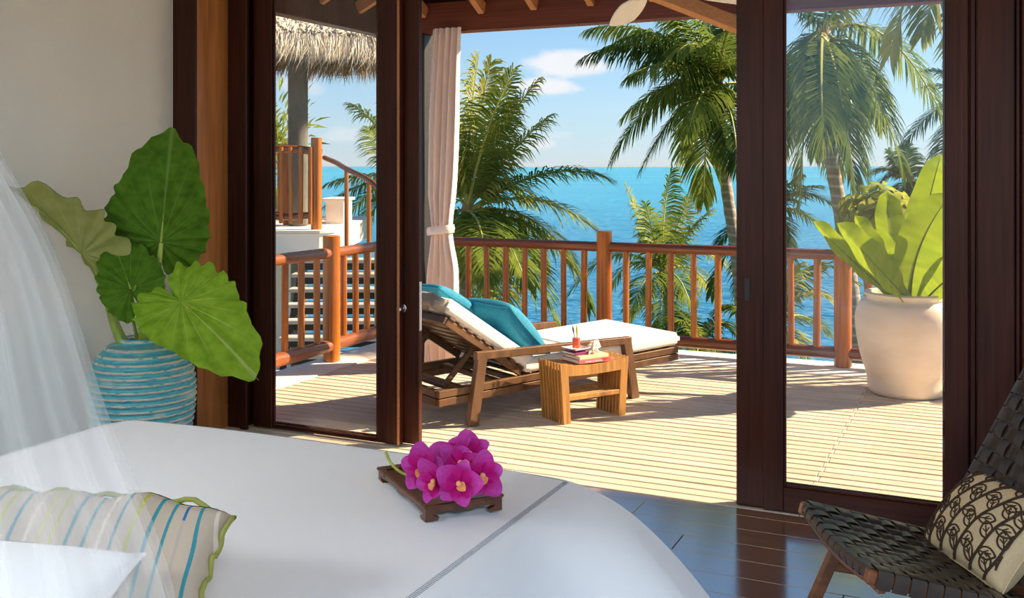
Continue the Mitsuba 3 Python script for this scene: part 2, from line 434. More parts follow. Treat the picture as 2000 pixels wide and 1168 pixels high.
obj('post', box(-4.53, -4.36, 7.58, 7.74, 0.0, PZ, 0.006), 'dark_post', pc, label='black square porch post')
# ------------------------------------------------------------------ deck railings of round logs
fr = thing('deck_railing', 'varnished round log railing along the sea edge of the deck behind the lounger', 'railing')
FP = (-5.28, -3.25, -1.12, 1.01)
for x in FP:
    obj('post', log((x, 9.0, 0.012), (x, 9.0, 1.10), 0.073, 18, soft=0.10), 'log_upright', fr, smooth=35)
for a, b in zip(FP[:-1], FP[1:]):
    obj('top_rail', tube([(a + 0.05, 9.0, 0.952), ((a + b) / 2, 9.0, 0.955), (b - 0.05, 9.0, 0.952)], [0.046, 0.044, 0.046], 14), 'log_x', fr, smooth=35)
    obj('bottom_rail', tube([(a + 0.05, 9.0, 0.125), ((a + b) / 2, 9.0, 0.122), (b - 0.05, 9.0, 0.125)], 0.052, 14), 'log_x', fr, smooth=35)
    n = 9
    for k in range(n):
        x = a + (b - a) * (k + 1) / (n + 1)
        obj('baluster', log((x, 9.0 + 0.004 * math.sin(k * 2.1), 0.15), (x + 0.006 * math.sin(k * 1.7), 9.0, 0.935), 0.029 + 0.002 * math.sin(k * 3.3), 10), 'log_upright', fr, smooth=35)
sr = thing('deck_railing', 'log railing along the left side of the deck, seen through the left glass door', 'railing')
SX = -5.18
SPY = (5.46, 7.40)
for y in SPY:
    obj('post', log((SX, y, 0.010), (SX, y, 1.10), 0.075, 18, soft=0.10), 'log_upright', sr, smooth=35)
for a, b, x1 in ((5.46, 7.40, SX), (7.40, 8.97, -5.24)):
    p, q = np.array([SX, a, 0]), np.array([x1, b, 0])
    d = (q - p) / np.linalg.norm(q - p)
    obj('top_rail', tube([p + d * 0.05 + [0, 0, 0.945], (p + q) / 2 + [0, 0, 0.95], q - d * 0.05 + [0, 0, 0.95]], 0.047, 14), 'log_y', sr, smooth=35)
    obj('bottom_rail', tube([p + d * 0.05 + [0, 0, 0.150], (p + q) / 2 + [0, 0, 0.147], q - d * 0.05 + [0, 0, 0.145]], 0.058, 14), 'log_y', sr, smooth=35)
    n = 8 if a < 7 else 7
    for k in range(n):
        c = p + (q - p) * (k + 1) / (n + 1)
        obj('baluster', log(c + [0.004 * math.sin(k), 0, 0.18], c + [0, 0, 0.93], 0.030, 10), 'log_upright', sr, smooth=35)
# ------------------------------------------------------------------ sun lounger
mat('lounger_wood', pr(grain(2, (0.055, 0.025, 0.011), (0.145, 0.072, 0.030), 22, 9.0), 0.42))
mat('table_wood', pr(grain(2, (0.23, 0.105, 0.028), (0.50, 0.26, 0.072), 60, 2.5), 0.40))
mat('cream_fabric', pr((0.84, 0.80, 0.72), 0.9, sheen=0.2))
mat('grey_fabric', pr((0.36, 0.33, 0.29), 0.9, sheen=0.2))


def weave(a, b, s=520.0):
    return proc(lambda p, n, uv: mix(a, b, 0.5 * noise(p.x * s, p.y * 60, p.z * 60) + 0.5 * noise(p.x * 60, p.y * s, p.z * s)))


mat('teal_fabric', pr(weave((0.003, 0.125, 0.24), (0.010, 0.235, 0.40), 300.0), 0.85, sheen=0.3))
LA = math.radians(60.0)
LUX, LUY = np.array([math.cos(LA), math.sin(LA), 0.0]), np.array([-math.sin(LA), math.cos(LA), 0.0])


def lw(m):
    v, f = m
    v = np.asarray(v)
    return v[:, :1] * LUX + v[:, 1:2] * LUY + v[:, 2:] * [0, 0, 1.0], f


def pad(sx, sy, sz, r, n=5):
    """A cushion slab of full sizes about the origin, edges rounded by r."""
    def ax(L):
        a = np.sin(np.linspace(0, np.pi / 2, n))
        t = np.concatenate([-L / 2 + r * (1 - np.cos(np.linspace(0, np.pi / 2, n))), np.linspace(-L / 2 + r, L / 2 - r, 12)[1:-1], L / 2 - r * (1 - np.cos(np.linspace(np.pi / 2, 0, n)))])
        return t
    X, Y = ax(sx), ax(sy)
    gx, gy = np.meshgrid(X, Y, indexing='ij')

    def e(x, L):
        q = np.clip((np.abs(x) - (L / 2 - r)) / r, 0, 1)
        return q
    q = np.sqrt(np.clip(1 - np.clip(e(gx, sx) ** 2 + e(gy, sy) ** 2, 0, 1), 0, 1))
    hz = (sz / 2 - min(r, sz / 2)) + min(r, sz / 2) * q
    top, bot = np.stack([gx, gy, hz], -1), np.stack([gx, gy, -hz], -1)
    v1, f1 = sheet(top)
    v2, f2 = sheet(bot)
    nu, nv = top.shape[:2]
    ring = np.concatenate([np.arange(nu) * nv, (nu - 1) * nv + np.arange(1, nv), (np.arange(nu - 2, -1, -1)) * nv + nv - 1, np.arange(nv - 2, 0, -1)])
    a, b, k = ring, np.roll(ring, -1), nu * nv
    return np.vstack([v1, v2]), np.vstack([f1, f2[:, ::-1] + k, np.stack([a, a + k, b + k], 1), np.stack([a, b + k, b], 1)])


lg = thing('sun_lounger', 'dark teak sun lounger with raised back and cream mattress on the deck', 'sun lounger')
V0, V1 = 5.69, 6.50                                     # near and far side of the bed
tilt = (0.30 - 0.222) / 2.12


def zr(u):                                              # the side rails rise a little towards the foot
    return 0.197 + (u - 3.395) * tilt


for v in (V0, V1):
    sd = obj('side_rail', lw(beam((3.395, v, zr(3.395) + 0.028), (5.52, v, zr(5.52) + 0.028), 0.042, 0.049)), 'lounger_wood', lg)
    obj('lower_plank', lw(beam((3.395, v, zr(3.395) - 0.026), (5.52, v, zr(5.52) - 0.026), 0.042, 0.049)), 'lounger_wood', sd)
for u in (3.41, 5.50):
    cr = obj('cross_rail', lw(beam((u, V0 + 0.021, zr(u) + 0.026), (u, V1 - 0.021, zr(u) + 0.026), 0.04, 0.049)), 'lounger_wood', lg)
    obj('lower_plank', lw(beam((u, V0 + 0.021, zr(u) - 0.027), (u, V1 - 0.021, zr(u) - 0.027), 0.04, 0.049)), 'lounger_wood', cr)
for u in (3.62, 3.92, 4.05, 4.75):
    obj('cross_rail', lw(beam((u, V0 + 0.021, zr(u) + 0.02), (u, V1 - 0.021, zr(u) + 0.02), 0.05, 0.035)), 'lounger_wood', lg)
for k in range(14):
    u = 4.12 + k * 0.1
    obj('slat', lw(beam((u, V0 + 0.021, zr(u) + 0.050), (u, V1 - 0.021, zr(u) + 0.050), 0.07, 0.016)), 'lounger_wood', lg)
for v, n in ((V0 - 0.045, 'near'), (V1 + 0.045, 'far')):
    am = obj('armrest', lw(beam((3.655, v, 0.455), (5.005, v, 0.43), 0.05, 0.052)), 'lounger_wood', lg)
    obj('leg', lw(beam((3.633, v, 0.0), (3.705, v, 0.452), 0.05, 0.075, up=(1, 0, 0))), 'lounger_wood', lg)
    obj('leg', lw(beam((5.045, v, 0.0), (4.965, v, 0.428), 0.05, 0.075, up=(1, 0, 0))), 'lounger_wood', lg)
# raised back: two bars with slats across
B0, B1 = np.array([4.06, 0, 0.292]), np.array([3.462, 0, 0.692])
bd = (B1 - B0) / np.linalg.norm(B1 - B0)
bn = np.array([-bd[2], 0, bd[0]])
bn = bn if bn[2] > 0 else -bn
bk = obj('back_frame', lw(beam(B0 + [0, V0 + 0.012, 0], B1 + [0, V0 + 0.012, 0], 0.034, 0.050, up=bn)), 'lounger_wood', lg)
obj('side_bar', lw(beam(B0 + [0, V1 - 0.012, 0], B1 + [0, V1 - 0.012, 0], 0.034, 0.050, up=bn)), 'lounger_wood', bk)
L = np.linalg.norm(B1 - B0)
for k in range(9):
    c = B0 + bd * (0.03 + k * (L - 0.06) / 8) + bn * 0.032
    obj('slat', lw(beam(c + [0, V0 - 0.012, 0], c + [0, V1 + 0.012, 0], 0.052, 0.016, up=bn)), 'lounger_wood', bk)
obj('top_bar', lw(beam(B1 + [0, V0, 0], B1 + [0, V1, 0], 0.045, 0.05, up=bn)), 'lounger_wood', bk)
for v in (V0 + 0.10, V1 - 0.10):
    obj('strut', lw(beam((3.50, v, 0.245), (3.74, v, 0.49), 0.028, 0.035)), 'lounger_wood', lg)
obj('strut_bar', lw(beam((3.51, V0 + 0.06, 0.25), (3.51, V1 - 0.06, 0.25), 0.03, 0.03)), 'lounger_wood', lg)
# mattress: seat, foot and back cushions
VM = (V0 + V1) / 2


def pad_at(c, d, n, L, W, t, r):
    v, f = pad(L, W, t, r)
    return lw((np.asarray(c) + v[:, :1] * d + v[:, 1:2] * [0, 1, 0] + v[:, 2:] * n, f))


ud = np.array([1, 0, tilt]) / math.hypot(1, tilt)
un = np.array([-ud[2], 0, ud[0]])
sm = obj('mattress', pad_at((4.345, VM, zr(4.345) + 0.060 + 0.052), ud, un, 0.52, V1 - V0 + 0.05, 0.100, 0.035), 'cream_fabric', lg, smooth=50, label='cream seat cushion')
obj('foot_cushion', pad_at((5.07, VM, zr(5.07) + 0.060 + 0.052), ud, un, 0.92, V1 - V0 + 0.05, 0.100, 0.035), 'cream_fabric', sm, smooth=50)
c = (B0 + B1) / 2 + bn * (0.040 + 0.055) - bd * 0.01
obj('back_cushion', pad_at(c + [0, VM, 0], bd, bn, L + 0.14, V1 - V0 + 0.03, 0.105, 0.036), 'cream_fabric', sm, smooth=50)
c = B1 + bn * 0.085 + bd * 0.045
hr = pad(0.20, V1 - V0 + 0.0, 0.085, 0.04)
hr = (hr[0] + np.stack([0 * hr[0][:, 0], 0 * hr[0][:, 0], 0.012 * np.sin(hr[0][:, 1] * 19) + 0.008 * np.sin(hr[0][:, 1] * 47 + hr[0][:, 0] * 30)], 1), hr[1])
v, f = hr
obj('folded_cover', lw((c + [0, VM, 0] + v[:, :1] * bd + v[:, 1:2] * [0, 1, 0] + v[:, 2:] * bn + 0, f)), 'grey_fabric', lg, smooth=50, label='rumpled grey-beige cover folded over the top of the back')


# teal cushions
def pillow(w, h, t, n=22, pinch=0.16):
    """A plump square scatter cushion in the xz plane, thickness along y, with pointed corners."""
    s = np.linspace(-1, 1, n)
    a, b = np.meshgrid(s, s, indexing='ij')
    x = a * (1 - pinch * 0.5 * (1 - b ** 2) * np.abs(a) ** 3) * w / 2 * (1 + 0.02 * np.abs(a * b) ** 6)
    z = b * (1 - pinch * 0.5 * (1 - a ** 2) * np.abs(b) ** 3) * h / 2
    hgt = t / 2 * ((1 - a ** 2) * (1 - b ** 2)) ** 0.42
    f1, f2 = np.stack([x, -hgt, z], -1), np.stack([x, hgt, z], -1)
    v1, q1 = sheet(f1)
    v2, q2 = sheet(f2)
    m = trimesh.Trimesh(np.vstack([v1, v2]), np.vstack([q1, q2[:, ::-1] + len(v1)]), process=False)
    m.merge_vertices(digits_vertex=6)
    edge = np.concatenate([np.stack([x[:, 0], 0 * x[:, 0], z[:, 0]], 1), np.stack([x[-1], 0 * x[-1], z[-1]], 1)[1:], np.stack([x[::-1, -1], 0 * x[:, 0], z[::-1, -1]], 1)[1:], np.stack([x[0, ::-1], 0 * x[0], z[0, ::-1]], 1)[1:]])
    return (np.array(m.vertices), np.array(m.faces)), edge


def cushion(name, label, mat_, M, w, h, t, group=None, piping=True):
    m, e = pillow(w, h, t)
    k = thing(name, label, 'cushion', group)
    R, o = M

    def tr(q):
        return np.asarray(q) @ np.asarray(R) + o
    obj('cover', (tr(m[0]), m[1]), mat_, k, smooth=True)
    if piping:
        obj('piping', tube(tr(e), 0.005, 6), mat_, k, smooth=True)
    return k


def lounge_frame(u, v, z, lean, turn, roll=0.0):
    """Rows: the cushion's width, thickness and height axes in the world."""
    hgt = np.array([-math.sin(lean), 0, math.cos(lean)])
    wid = np.array([0, 1.0, 0])
    wid, hgt = wid * math.cos(roll) + hgt * math.sin(roll), hgt * math.cos(roll) - wid * math.sin(roll)
    th = np.cross(hgt, wid)
    R = np.stack([wid, th, hgt])
    c, s = math.cos(turn), math.sin(turn)
    R = R @ np.array([[c, s, 0], [-s, c, 0], [0, 0, 1]])
    Wm = np.stack([LUX, LUY, [0, 0, 1.0]])
    return R @ Wm, np.array([u, v, z]) @ Wm


cushion('throw_cushion', 'teal blue cushion in front, leaning on the raised back of the lounger', 'teal_fabric', lounge_frame(4.10, V0 + 0.250, 0.578, 0.82, 0.10, 0.03), 0.51, 0.52, 0.23)
cushion('throw_cushion', 'teal blue cushion half hidden behind the front one on the lounger', 'teal_fabric', lounge_frame(3.84, V0 + 0.56, 0.725, 0.98, -0.05, -0.10), 0.48, 0.46, 0.15)

# ------------------------------------------------------------------ slatted side table
ST = thing('side_table', 'low slatted wooden side table with dished top standing beside the lounger', 'side table')
SA = math.radians(57.0)
sc = np.array([-2.505, 6.53, 0.0])


def slat_profile():
    """One side frame in xz: dished top rail and two tapered legs."""
    t = np.linspace(-1, 1, 13)
    top = [(0.285 * a, 0.395 - 0.022 * (1 - a * a)) for a in t]
    top[0], top[-1] = (-0.285, 0.402), (0.285, 0.402)
    out = [(-0.255, 0.0)] + top + [(0.255, 0.0), (0.200, 0.0), (0.218, 0.315)]
    out += [(0.218 * -a, 0.315 - 0.006 * (1 - a * a)) for a in np.linspace(-1, 1, 7)][1:-1] + [(-0.218, 0.315), (-0.200, 0.0)]
    return out


prof = slat_profile()
for k in range(8):
    y = -0.122 + k * 0.2440 / 7
    obj('slat_frame', moved(prism(prof, 0.0175), sc + [-y * math.sin(SA), y * math.cos(SA), 0], SA), 'table_wood', ST)
for k in range(7):
    y = -0.115 + k * 0.230 / 6
    obj('shelf_slat', moved(box(-0.215, 0.215, -0.013, 0.013, 0.150, 0.182, 0.003), sc + [-y * math.sin(SA), y * math.cos(SA), 0], SA), 'table_wood', ST)
for x in (-0.228, 0.228):
    for z in (0.06, 0.345):
        obj('spacer', moved(box(x - 0.011, x + 0.011, -0.122, 0.122, z - 0.012, z + 0.012, 0.002), sc, SA), 'lounger_wood', ST)


def st(x, y, z, turn=0.0):
    """A place on the side table's top: x along the table, y to the lounger."""
    return dict(loc=sc + [x * math.cos(SA) - y * math.sin(SA), x * math.sin(SA) + y * math.cos(SA), z], rz=SA + turn)


mat('paper', pr((0.74, 0.70, 0.62), 0.9))
mat('book_pink', pr((0.52, 0.10, 0.12), 0.5))
mat('book_cream', pr((0.74, 0.55, 0.33), 0.5))
mat('book_purple', pr((0.16, 0.012, 0.09), 0.4))
mat('book_red', pr((0.42, 0.02, 0.02), 0.5))
mat('print_white', pr((0.85, 0.78, 0.72), 0.6))
mat('porcelain', pr((0.86, 0.86, 0.86), 0.15))
mat('print_black', pr((0.03, 0.03, 0.035), 0.4))
mat('juice', pr((0.72, 0.10, 0.06), 0.35))
mat('shell', pr(proc(lambda p, n, uv: mix((0.62, 0.42, 0.28), (0.88, 0.83, 0.75), fbm(p.x * 60, p.y * 60, p.z * 60, 3))), 0.55))
mat('petal_sprig', pr((0.50, 0.52, 0.16), 0.6))
mat('sprig_dark', pr((0.05, 0.025, 0.02), 0.6))


def book(label, w, d, t, cover, P, title=None, spine_mat=None):
    """Spine along x at the side nearest the viewer (-y)."""
    k = thing('book', label, 'book', 'books stacked on the side table')
    obj('pages', moved(box(-w / 2 + 0.004, w / 2 - 0.004, -d / 2 + 0.006, d / 2 - 0.004, 0.0022, t - 0.0022, 0.0015), **P), 'paper', k)
    c = cat_(box(-w / 2, w / 2, -d / 2, d / 2, 0, 0.0025, 0.0008), box(-w / 2, w / 2, -d / 2, d / 2, t - 0.0025, t, 0.0008), box(-w / 2, w / 2, -d / 2 - 0.002, -d / 2 + 0.003, 0, t, 0.0012))
    obj('cover', moved(c, **P), cover, k)
    if title:
        tm = meshkit.text_mesh(title, t * 0.46, 0.0006)
        v = np.array(tm.vertices)
        v = np.stack([v[:, 0] - w / 2 + 0.05, -d / 2 - 0.0022 - v[:, 2], v[:, 1] + t * 0.27], 1)
        obj('lettering', moved((v, np.array(tm.faces)), **P), 'print_white', k)
    return k


ZT = 0.3805
b1 = book('pink and red covered book, lowest of the stack on the side table', 0.268, 0.20, 0.026, 'book_pink', st(0.015, -0.012, ZT, -0.02), 'Garden of Bamboo')
P = st(0.015, -0.012, ZT, -0.02)
v = np.array([[0.05, -0.1125, 0.026], [0.115, -0.1125, 0.026], [0.078, -0.1125, 0.008], [0.05, -0.1135, 0.026], [0.115, -0.1135, 0.026], [0.078, -0.1135, 0.008]])
v[:, 1] += 0.0095
obj('red_tag', moved((v, np.array([[0, 1, 2], [3, 5, 4], [0, 3, 4], [0, 4, 1], [1, 4, 5], [1, 5, 2], [2, 5, 3], [2, 3, 0]])), **P), 'book_red', b1)
book('cream covered book between the pink book and the purple book', 0.245, 0.175, 0.022, 'book_cream', st(0.012, -0.012, ZT + 0.0265, 0.02))
book('dark purple notebook on top of the books, under the saucer', 0.125, 0.155, 0.019, 'book_purple', st(-0.062, 0.018, ZT + 0.049, 0.05))
ZB = ZT + 0.0685
k = thing('saucer', 'white square saucer with a dark pattern under the glass of juice', 'saucer')
n = 25
a, b = np.meshgrid(np.linspace(-1, 1, n), np.linspace(-1, 1, n), indexing='ij')
z = 0.004 + 0.017 * np.clip((np.maximum(np.abs(a), np.abs(b)) - 0.45) / 0.55, 0, 1) ** 1.5 + 0.006 * (np.abs(a * b)) ** 3
obj('dish', moved(solid_sheet(np.stack([a * 0.072, b * 0.072, z], -1), 0.004), **st(-0.055, 0.012, ZB, 0.15)), 'porcelain', k, smooth=40)
for q in range(4):
    obj('pattern', moved(lathe([(0.030 + 0.009 * q, 0.0075 + 0.0012 * q * q), (0.0312 + 0.009 * q, 0.0075 + 0.0012 * q * q + 0.0004)], 30), **st(-0.055, 0.012, ZB, 0.15)), 'print_black', k)
k = thing('juice_glass', 'tumbler of pink-red juice with a sprig, standing on the saucer', 'glass')
P = st(-0.055, 0.012, ZB + 0.0062)
obj('tumbler', moved(lathe([(0, 0.0), (0.024, 0.0), (0.027, 0.004), (0.0285, 0.03), (0.0285, 0.125)], 32), **P), 'glass', k, smooth=40)
obj('juice', moved(lathe([(0, 0.0105), (0.0245, 0.0125), (0.0259, 0.016), (0.0259, 0.078), (0.024, 0.080), (0, 0.080)], 32), **P), 'juice', k, smooth=40)
p0 = np.array([0.0, 0, 0.08])
obj('sprig', moved(cat_(tube(bez([(-0.012, 0, 0.06), (-0.018, 0, 0.12), (-0.030, 0.004, 0.165)], 6), [0.002, 0.002, 0.002, 0.005, 0.006, 0.001], 6), tube(bez([(-0.03, 0.004, 0.165), (-0.05, 0.01, 0.22), (-0.085, 0.02, 0.25)], 5), 0.0008, 4),
                    tube(bez([(-0.012, 0.004, 0.14), (-0.04, 0.01, 0.22), (-0.08, 0.02, 0.252)], 5), 0.0008, 4)), **P), 'sprig_dark', k, label='dark flower bud with thin stalks')
obj('garnish', moved(tube(bez([(0.010, 0.004, 0.07), (0.012, 0.006, 0.13), (0.008, 0.006, 0.175)], 7), [0.003, 0.004, 0.006, 0.0075, 0.006, 0.004, 0.001], 7), **P), 'petal_sprig', k, label='yellow-green garnish')
# sea shell: ribbed fan body with knobs
k = thing('seashell', 'cream conch-like seashell with a ruffled lip lying on the books', 'seashell')
n1, n2 = 40, 30
th, ph = np.meshgrid(np.linspace(0, 2 * np.pi, n1), np.linspace(0, np.pi, n2), indexing='ij')
rr = 0.036 * (1 + 0.16 * np.sin(th * 7) * np.sin(ph) ** 2 + 0.10 * np.sin(ph * 9 + th))
sx, sy, sz = rr * np.sin(ph) * np.cos(th) * 1.35, rr * np.sin(ph) * np.sin(th) * 0.9, rr * np.cos(ph) * 1.1 + 0.040
sx = sx + 0.3 * (sz - 0.04)
body = sheet(np.stack([sx, sy, np.maximum(sz, 0.0)], -1))
lip = np.stack([0.030 + 0.020 * np.sin(ph * 1.0) + 0 * th, 0.03 * np.cos(th), 0.05 + 0.04 * np.sin(th)], -1)
obj('body', moved(body, **st(0.066, -0.020, ZT + 0.0487, 0.4)), 'shell', k, smooth=True)
spk = []
for q in range(9):
    aa = q * 0.7
    spk.append(tube([(0.03 * math.cos(aa) - 0.03, 0.03 * math.sin(aa), 0.014), (0.055 * math.cos(aa) - 0.03, 0.045 * math.sin(aa), 0.012 + 0.004 * (q % 2)), (0.066 * math.cos(aa) - 0.03, 0.052 * math.sin(aa), 0.005)], [0.010, 0.008, 0.003], 7))
obj('knobs', moved(cat_(*spk), **st(0.066, -0.020, ZT + 0.0487, 0.4)), 'shell', k, smooth=True)
u, w = np.meshgrid(np.linspace(0, 1, 24), np.linspace(0, 1, 8), indexing='ij')
lipg = np.stack([0.018 + 0.036 * w + 0.004 * np.sin(u * 40) * w, -0.03 + 0.06 * u, 0.03 + 0.05 * np.sin(u * np.pi) * (0.4 + 0.6 * w) + 0.004 * np.cos(u * 46) * w], -1)
obj('lip', moved(solid_sheet(lipg, 0.003), **st(0.066, -0.020, ZT + 0.0487, 0.4)), 'shell', k, smooth=True)

# ------------------------------------------------------------------ plaster pot with a bird's nest fern
mat('pot_plaster', pr(proc(lambda p, n, uv: mix((0.66, 0.58, 0.48), (0.80, 0.73, 0.62), dr.clip(fbm(p.x * 4, p.y * 4, p.z * 7, 4) * 1.5 - 0.25, 0, 1))), 0.42, clearcoat=0.25, clearcoat_gloss=0.7))
mat('soil', pr((0.05, 0.03, 0.02), 0.95))
mat('nest_leaf', {'type': 'principledthin', 'base_color': proc(lambda p, n, uv: mix((0.16, 0.30, 0.012), (0.34, 0.46, 0.02), dr.clip(0.35 + 0.5 * noise(uv.x * 2, uv.y * 26, 1.0) + 0.2 * noise(p.x * 6, p.y * 6, p.z * 6), 0, 1))), 'roughness': 0.35, 'diff_trans': 0.9, 'spec_trans': 0.0})
mat('leaf_rib', pr((0.07, 0.10, 0.015), 0.6))
PT = np.array([-0.56, 8.21, 0.0])
k = thing('pot', 'large beige plaster pot standing on the deck behind the right glass door', 'pot')
prof = [(0.0, 0.0), (0.245, 0.0), (0.262, 0.012), (0.285, 0.10), (0.325, 0.25), (0.358, 0.40), (0.372, 0.52), (0.368, 0.60), (0.345, 0.665), (0.31, 0.70), (0.285, 0.712), (0.288, 0.725), (0.306, 0.735), (0.308, 0.752), (0.292, 0.762), (0.268, 0.758), (0.262, 0.72), (0.268, 0.66), (0, 0.64)]
pp = np.array(prof)
fine_ = catmull(pp[1:16], 60)
fine_[:, 0] = np.maximum(fine_[:, 0], 0)
obj('jar', moved(lathe(np.vstack([[[0, 0]], fine_, pp[16:]]), 64), PT), 'pot_plaster', k, smooth=50)
obj('soil', moved(lathe([(0, 0.68), (0.15, 0.685), (0.262, 0.665)], 32), PT), 'soil', k)
fern = thing('birds_nest_fern', 'bright yellow-green broad-leaved fern growing in the beige pot', 'plant')


def strap_leaf(base, ctrl, tip, w, nrm, curl=0.25, wave=0.012):
    """A broad strap leaf along a curve, folded a little at its midrib."""
    c = bez([base, ctrl, tip], 26)
    t = np.gradient(c, axis=0)
    t /= np.linalg.norm(t, axis=1, keepdims=True)
    s = np.cross(t, np.asarray(nrm, float))
    s /= np.linalg.norm(s, axis=1, keepdims=True)
    n = np.cross(s, t)
    q = np.linspace(0, 1, 26)
    wd = w * (0.16 + 0.84 * np.clip(np.sin(np.pi * np.clip(q * 0.93 + 0.03, 0, 1) ** 1.25), 0, 1) ** 0.75) * np.clip((1 - q) * 14, 0, 1) ** 0.5
    a = np.linspace(-1, 1, 13)
    g = c[:, None] + s[:, None] * (a[None, :, None] * wd[:, None, None]) + n[:, None] * ((np.abs(a)[None, :, None] * curl * wd[:, None, None]) + wave * np.sin(q * 21 + 1.7)[:, None, None] * np.abs(a)[None, :, None] ** 2)
    uv = np.stack(np.broadcast_arrays(a[None, :] * 0.5 + 0.5, q[:, None]), -1).reshape(-1, 2)
    return sheet(g), uv, c, n


FERN = [  # base, middle and tip (across, deeper, up) in metres from the pot's mouth, half width, the way the upper face looks
    ((-0.03, -0.15, 0), (-0.28, -0.34, 0.20), (-0.66, -0.42, 0.60), 0.150, (0.35, -0.80, 0.5)),
    ((-0.06, 0.00, 0), (-0.42, -0.10, 0.25), (-0.75, -0.15, 0.60), 0.110, (0.55, -0.7, 0.4)),
    ((-0.10, 0.00, 0), (-0.25, 0.02, 0.36), (-0.37, 0.06, 0.63), 0.120, (0.50, -0.8, 0.25)),
    ((-0.05, 0.05, 0), (-0.13, 0.10, 0.32), (-0.20, 0.16, 0.52), 0.115, (-0.3, -0.9, 0.2)),
    ((-0.02, -0.12, 0), (-0.06, -0.20, 0.42), (0.22, -0.26, 0.80), 0.175, (-0.25, -0.92, 0.2)),
    ((0.03, 0.0, 0), (0.10, 0.0, 0.55), (0.25, -0.02, 1.10), 0.135, (-0.6, -0.75, 0.1)),
    ((0.06, -0.15, 0), (0.16, -0.30, 0.20), (0.42, -0.42, 0.42), 0.140, (-0.45, -0.7, 0.5)),
    ((0.08, 0.10, 0), (0.28, 0.18, 0.45), (0.62, 0.22, 0.80), 0.13, (-0.6, -0.5, 0.5)),
    ((-0.02, 0.10, 0), (-0.02, 0.32, 0.4), (0.05, 0.55, 0.80), 0.13, (0.1, -0.9, 0.4)),
]
CAMR, CAMD = np.array([math.cos(YAW), math.sin(YAW), 0]), np.array([-math.sin(YAW), math.cos(YAW), 0])
cam3 = lambda q: q[0] * CAMR + q[1] * CAMD + np.array([0, 0, q[2]])
for bse, mid, tip, w, nr in FERN:
    o = PT + [0, 0, 0.70]
    m, uv, c, n = strap_leaf(o + cam3(bse), o + cam3(mid), o + cam3(tip), w, cam3(nr))
    lf = obj('leaf', m, 'nest_leaf', fern, smooth=True, uv=uv)
    obj('midrib', tube(c[:-1] - n[:-1] * 0.002, np.linspace(0.009, 0.002, 25), 6), 'leaf_rib', lf, smooth=True)
obj('nest', moved(cat_(*[tube(bez([(0.12 * math.cos(a), 0.12 * math.sin(a), 0.68), (0.15 * math.cos(a + 0.3), 0.15 * math.sin(a + 0.3), 0.74), (0.05 * math.cos(a + 1), 0.05 * math.sin(a + 1), 0.80)], 5), [0.006, 0.005, 0.004, 0.003, 0.001], 5) for a in np.arange(18) * 0.35]), PT), 'sprig_dark', fern)

# ------------------------------------------------------------------ curtain tied at the porch post
mat('curtain_fabric', pr((0.88, 0.76, 0.69), 0.9, sheen=0.25))
cu = thing('curtain', 'floor-length pinkish beige curtain tied back beside the black porch post', 'curtain')


def curtain_part(z0, z1, wfun, n=160, m=46, folds=5):
    a = np.linspace(0, 1, n)
    z = np.linspace(z0, z1, m)
    A, Z = np.meshgrid(a, z, indexing='ij')
    xl, xr = wfun(Z)
    amp = 0.030 + 0.020 * np.clip((xr - xl) / 0.4, 0, 1)
    wv = np.sin(A * folds * 2 * np.pi + 0.6 * np.sin(Z * 1.3)) + 0.25 * np.sin(A * folds * 3.1 * np.pi + 1.1)
    X = xl + (xr - xl) * (A + 0.012 * np.sin(A * folds * 4 * np.pi))
    Yc = 7.56 + amp * wv + 0.05 * (A - 0.5) ** 2
    return np.stack([X, Yc, Z], -1)


CSH = 0.062
CX = np.array([[0.0, -4.445, -4.075], [0.25, -4.435, -4.09], [0.8, -4.40, -4.095], [1.08, -4.355, -4.145], [1.16, -4.345, -4.155], [1.24, -4.350, -4.150], [1.5, -4.385, -4.115], [2.0, -4.385, -4.085], [2.5, -4.355, -4.07], [2.83, -4.33, -4.055]])


def cw(Z):
    from scipy.interpolate import PchipInterpolator
    return PchipInterpolator(CX[:, 0], CX[:, 1])(Z) + CSH, PchipInterpolator(CX[:, 0], CX[:, 2])(Z) + CSH


obj('drape', solid_sheet(curtain_part(0.02, 2.86, cw), 0.004), 'curtain_fabric', cu, smooth=True)
a = np.linspace(0, 2 * np.pi, 40)
ring = np.stack([-4.25 + CSH + 0.118 * np.cos(a), 7.56 + 0.085 * np.sin(a), 1.165 + 0.015 * np.cos(a)], -1)
band = np.stack([ring + [0, 0, -0.035], ring + [0, 0, 0.0], ring + [0, 0, 0.035]], 1)
band[:, 1, :2] += 0.006 * np.stack([np.cos(a), np.sin(a)], 1)
obj('tieback', solid_sheet(band, 0.006), 'curtain_fabric', cu, smooth=True)

